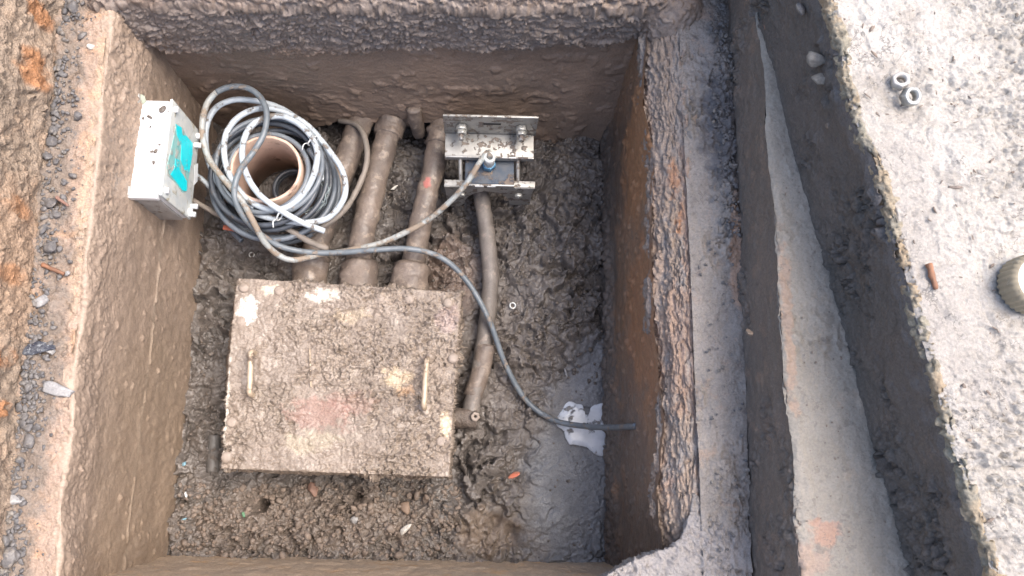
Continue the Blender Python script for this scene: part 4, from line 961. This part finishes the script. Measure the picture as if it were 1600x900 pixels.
# gravel on the right ledge
sp = []; r_ = np.random.default_rng(9)
for k in range(560):
    y = r_.uniform(.36, .80) if k < 480 else r_.uniform(-.2, .4); x = r_.normal(.418, .011) if k < 480 else r_.uniform(.36, .425)
    if x > .432: continue
    s = min(.006 if k < 480 else .003, r_.gamma(1.8, .0008) + .0010)
    sp.append(((x, y, .006 + (.010 if k < 480 else 0)), (s * 1.2, s, s * .7), int(r_.integers(1e6)), None, ICO2, .4))
v, f = rocks(sp)
tag(mk('gravel', (v, f), m_grav, smooth=False), 'dark fine gravel on the ledge right of the pit', 'gravel', kind='stuff')
# slab: hex nuts, ribbed cap, edge stones
nt = P(1420, 151, SZ + .006)
tag(mk('hex_nut', hexnut(nt - ez * .003, (.12, -.25, 1), .0125, .012, .55, twist=.3), m_nut, loc='b'), 'shiny zinc hex nut lying on the slab', 'nut', 'nuts on the slab')
nt = P(1408, 127, SZ + .006)
tag(mk('hex_nut', hexnut(nt - ez * .005, (-.2, .1, 1), .0115, .010, .55, twist=.8), m_nutm, loc='b'), 'mud covered hex nut behind the shiny one on the slab', 'nut', 'nuts on the slab')
ccx = P(1602, 447, SZ + .002)
cp_ = thing('ribbed_cap', tuple(ccx), 'ribbed brown screw cap with pale top at right edge of slab', 'cap')
N_ = 180; V = []
for r0, h, rib in ((.0345, 0, 1), (.0350, .003, 1), (.0345, .022, 1), (.0325, .0265, .6), (.0285, .028, 0)):
    for k in range(N_):
        t_ = 2 * math.pi * k / N_; q = r0 + rib * .0009 * math.copysign(abs(math.sin(t_ * 30)) ** .6, math.sin(t_ * 30))
        V.append(ccx + np.array([q * math.cos(t_), q * math.sin(t_), h]))
mk('rim', (np.array(V), [(i * N_ + j, i * N_ + (j + 1) % N_, (i + 1) * N_ + (j + 1) % N_, (i + 1) * N_ + j) for i in range(4) for j in range(N_)]), m_caps, cp_)
mk('top', lathe([(.0287, .0278), (.0275, .0285), (.024, .0275), (.012, .0272), (.0002, .0272)], ccx, (0, 0, 1), 48), m_capt, cp_)
es = [(1279, 92, (.013, .016, .010), m_stonew, 'pale broken concrete chip on the slab edge', .5), (1285, 124, (.010, .012, .008), m_stonew, 'grey stone just below the pale chip on the slab edge', 1.0), (1253, 15, (.008, .013, .007), m_grav, 'dark stone at the top of the slab edge', .3)]
for k, (x, y, s, mt, lab, an) in enumerate(es):
    q = PX(x, y, (sedge(0), 0, 0), (1, .186, 0)) - np.array([s[0] * .2, 0, 0])
    tag(mk('stone', rock(q, s, 700 + k, an, ICO3, .3), mt, loc='b', smooth=False), lab, 'stone')
for k, (x, y, s, lab) in enumerate(((1170, 520, .009, 'small tan stone stuck on the dark step right of the ledge'), (1275, 195, .005, 'small pebble on the dark side of the slab, near its top'),)):
    z = .10 if k == 0 else .26
    q = P(x, y, z); q[0] = min(q[0], .428) if k == 0 else sedge(q[1]) - .001
    tag(mk('stone', rock(q, (s * .7, s, s), 720 + k, 0, ICO3, .3), m_crumb, loc='b', smooth=False), lab, 'stone')
# flakes and crumbs scattered on the slab and on the grey ground
sp = []; r_ = np.random.default_rng(12)
for k in range(420):
    y = r_.uniform(-.25, .75); x = sedge(y) + .015 + r_.uniform(0, .36); s = min(.0035, r_.gamma(1.4, .0006) + .0007)
    sp.append(((x, y, SZ), (s * r_.uniform(1.2, 3.2), s * .8, s * .5), int(r_.integers(1e6)), None, ICO2, .4))
v, f = rocks(sp); tag(mk('slab_crumbs', (v, f), m_crumb, smooth=False), 'small dark crumbs scattered over the slab top', 'crumbs', kind='stuff')
sp = []
for k in range(110):
    y = r_.uniform(-.2, .5); x = r_.uniform(.44, sedge(y) - .01); s = min(.003, r_.gamma(1.3, .0004) + .0006)
    sp.append(((x, y, GZ + .001), (s * 1.3, s, s * .6), int(r_.integers(1e6)), None, ICO2, .4))
v, f = rocks(sp); tag(mk('ground_crumbs', (v, f), m_crumb, smooth=False), 'small crumbs on the grey strip beside the slab', 'crumbs', kind='stuff')
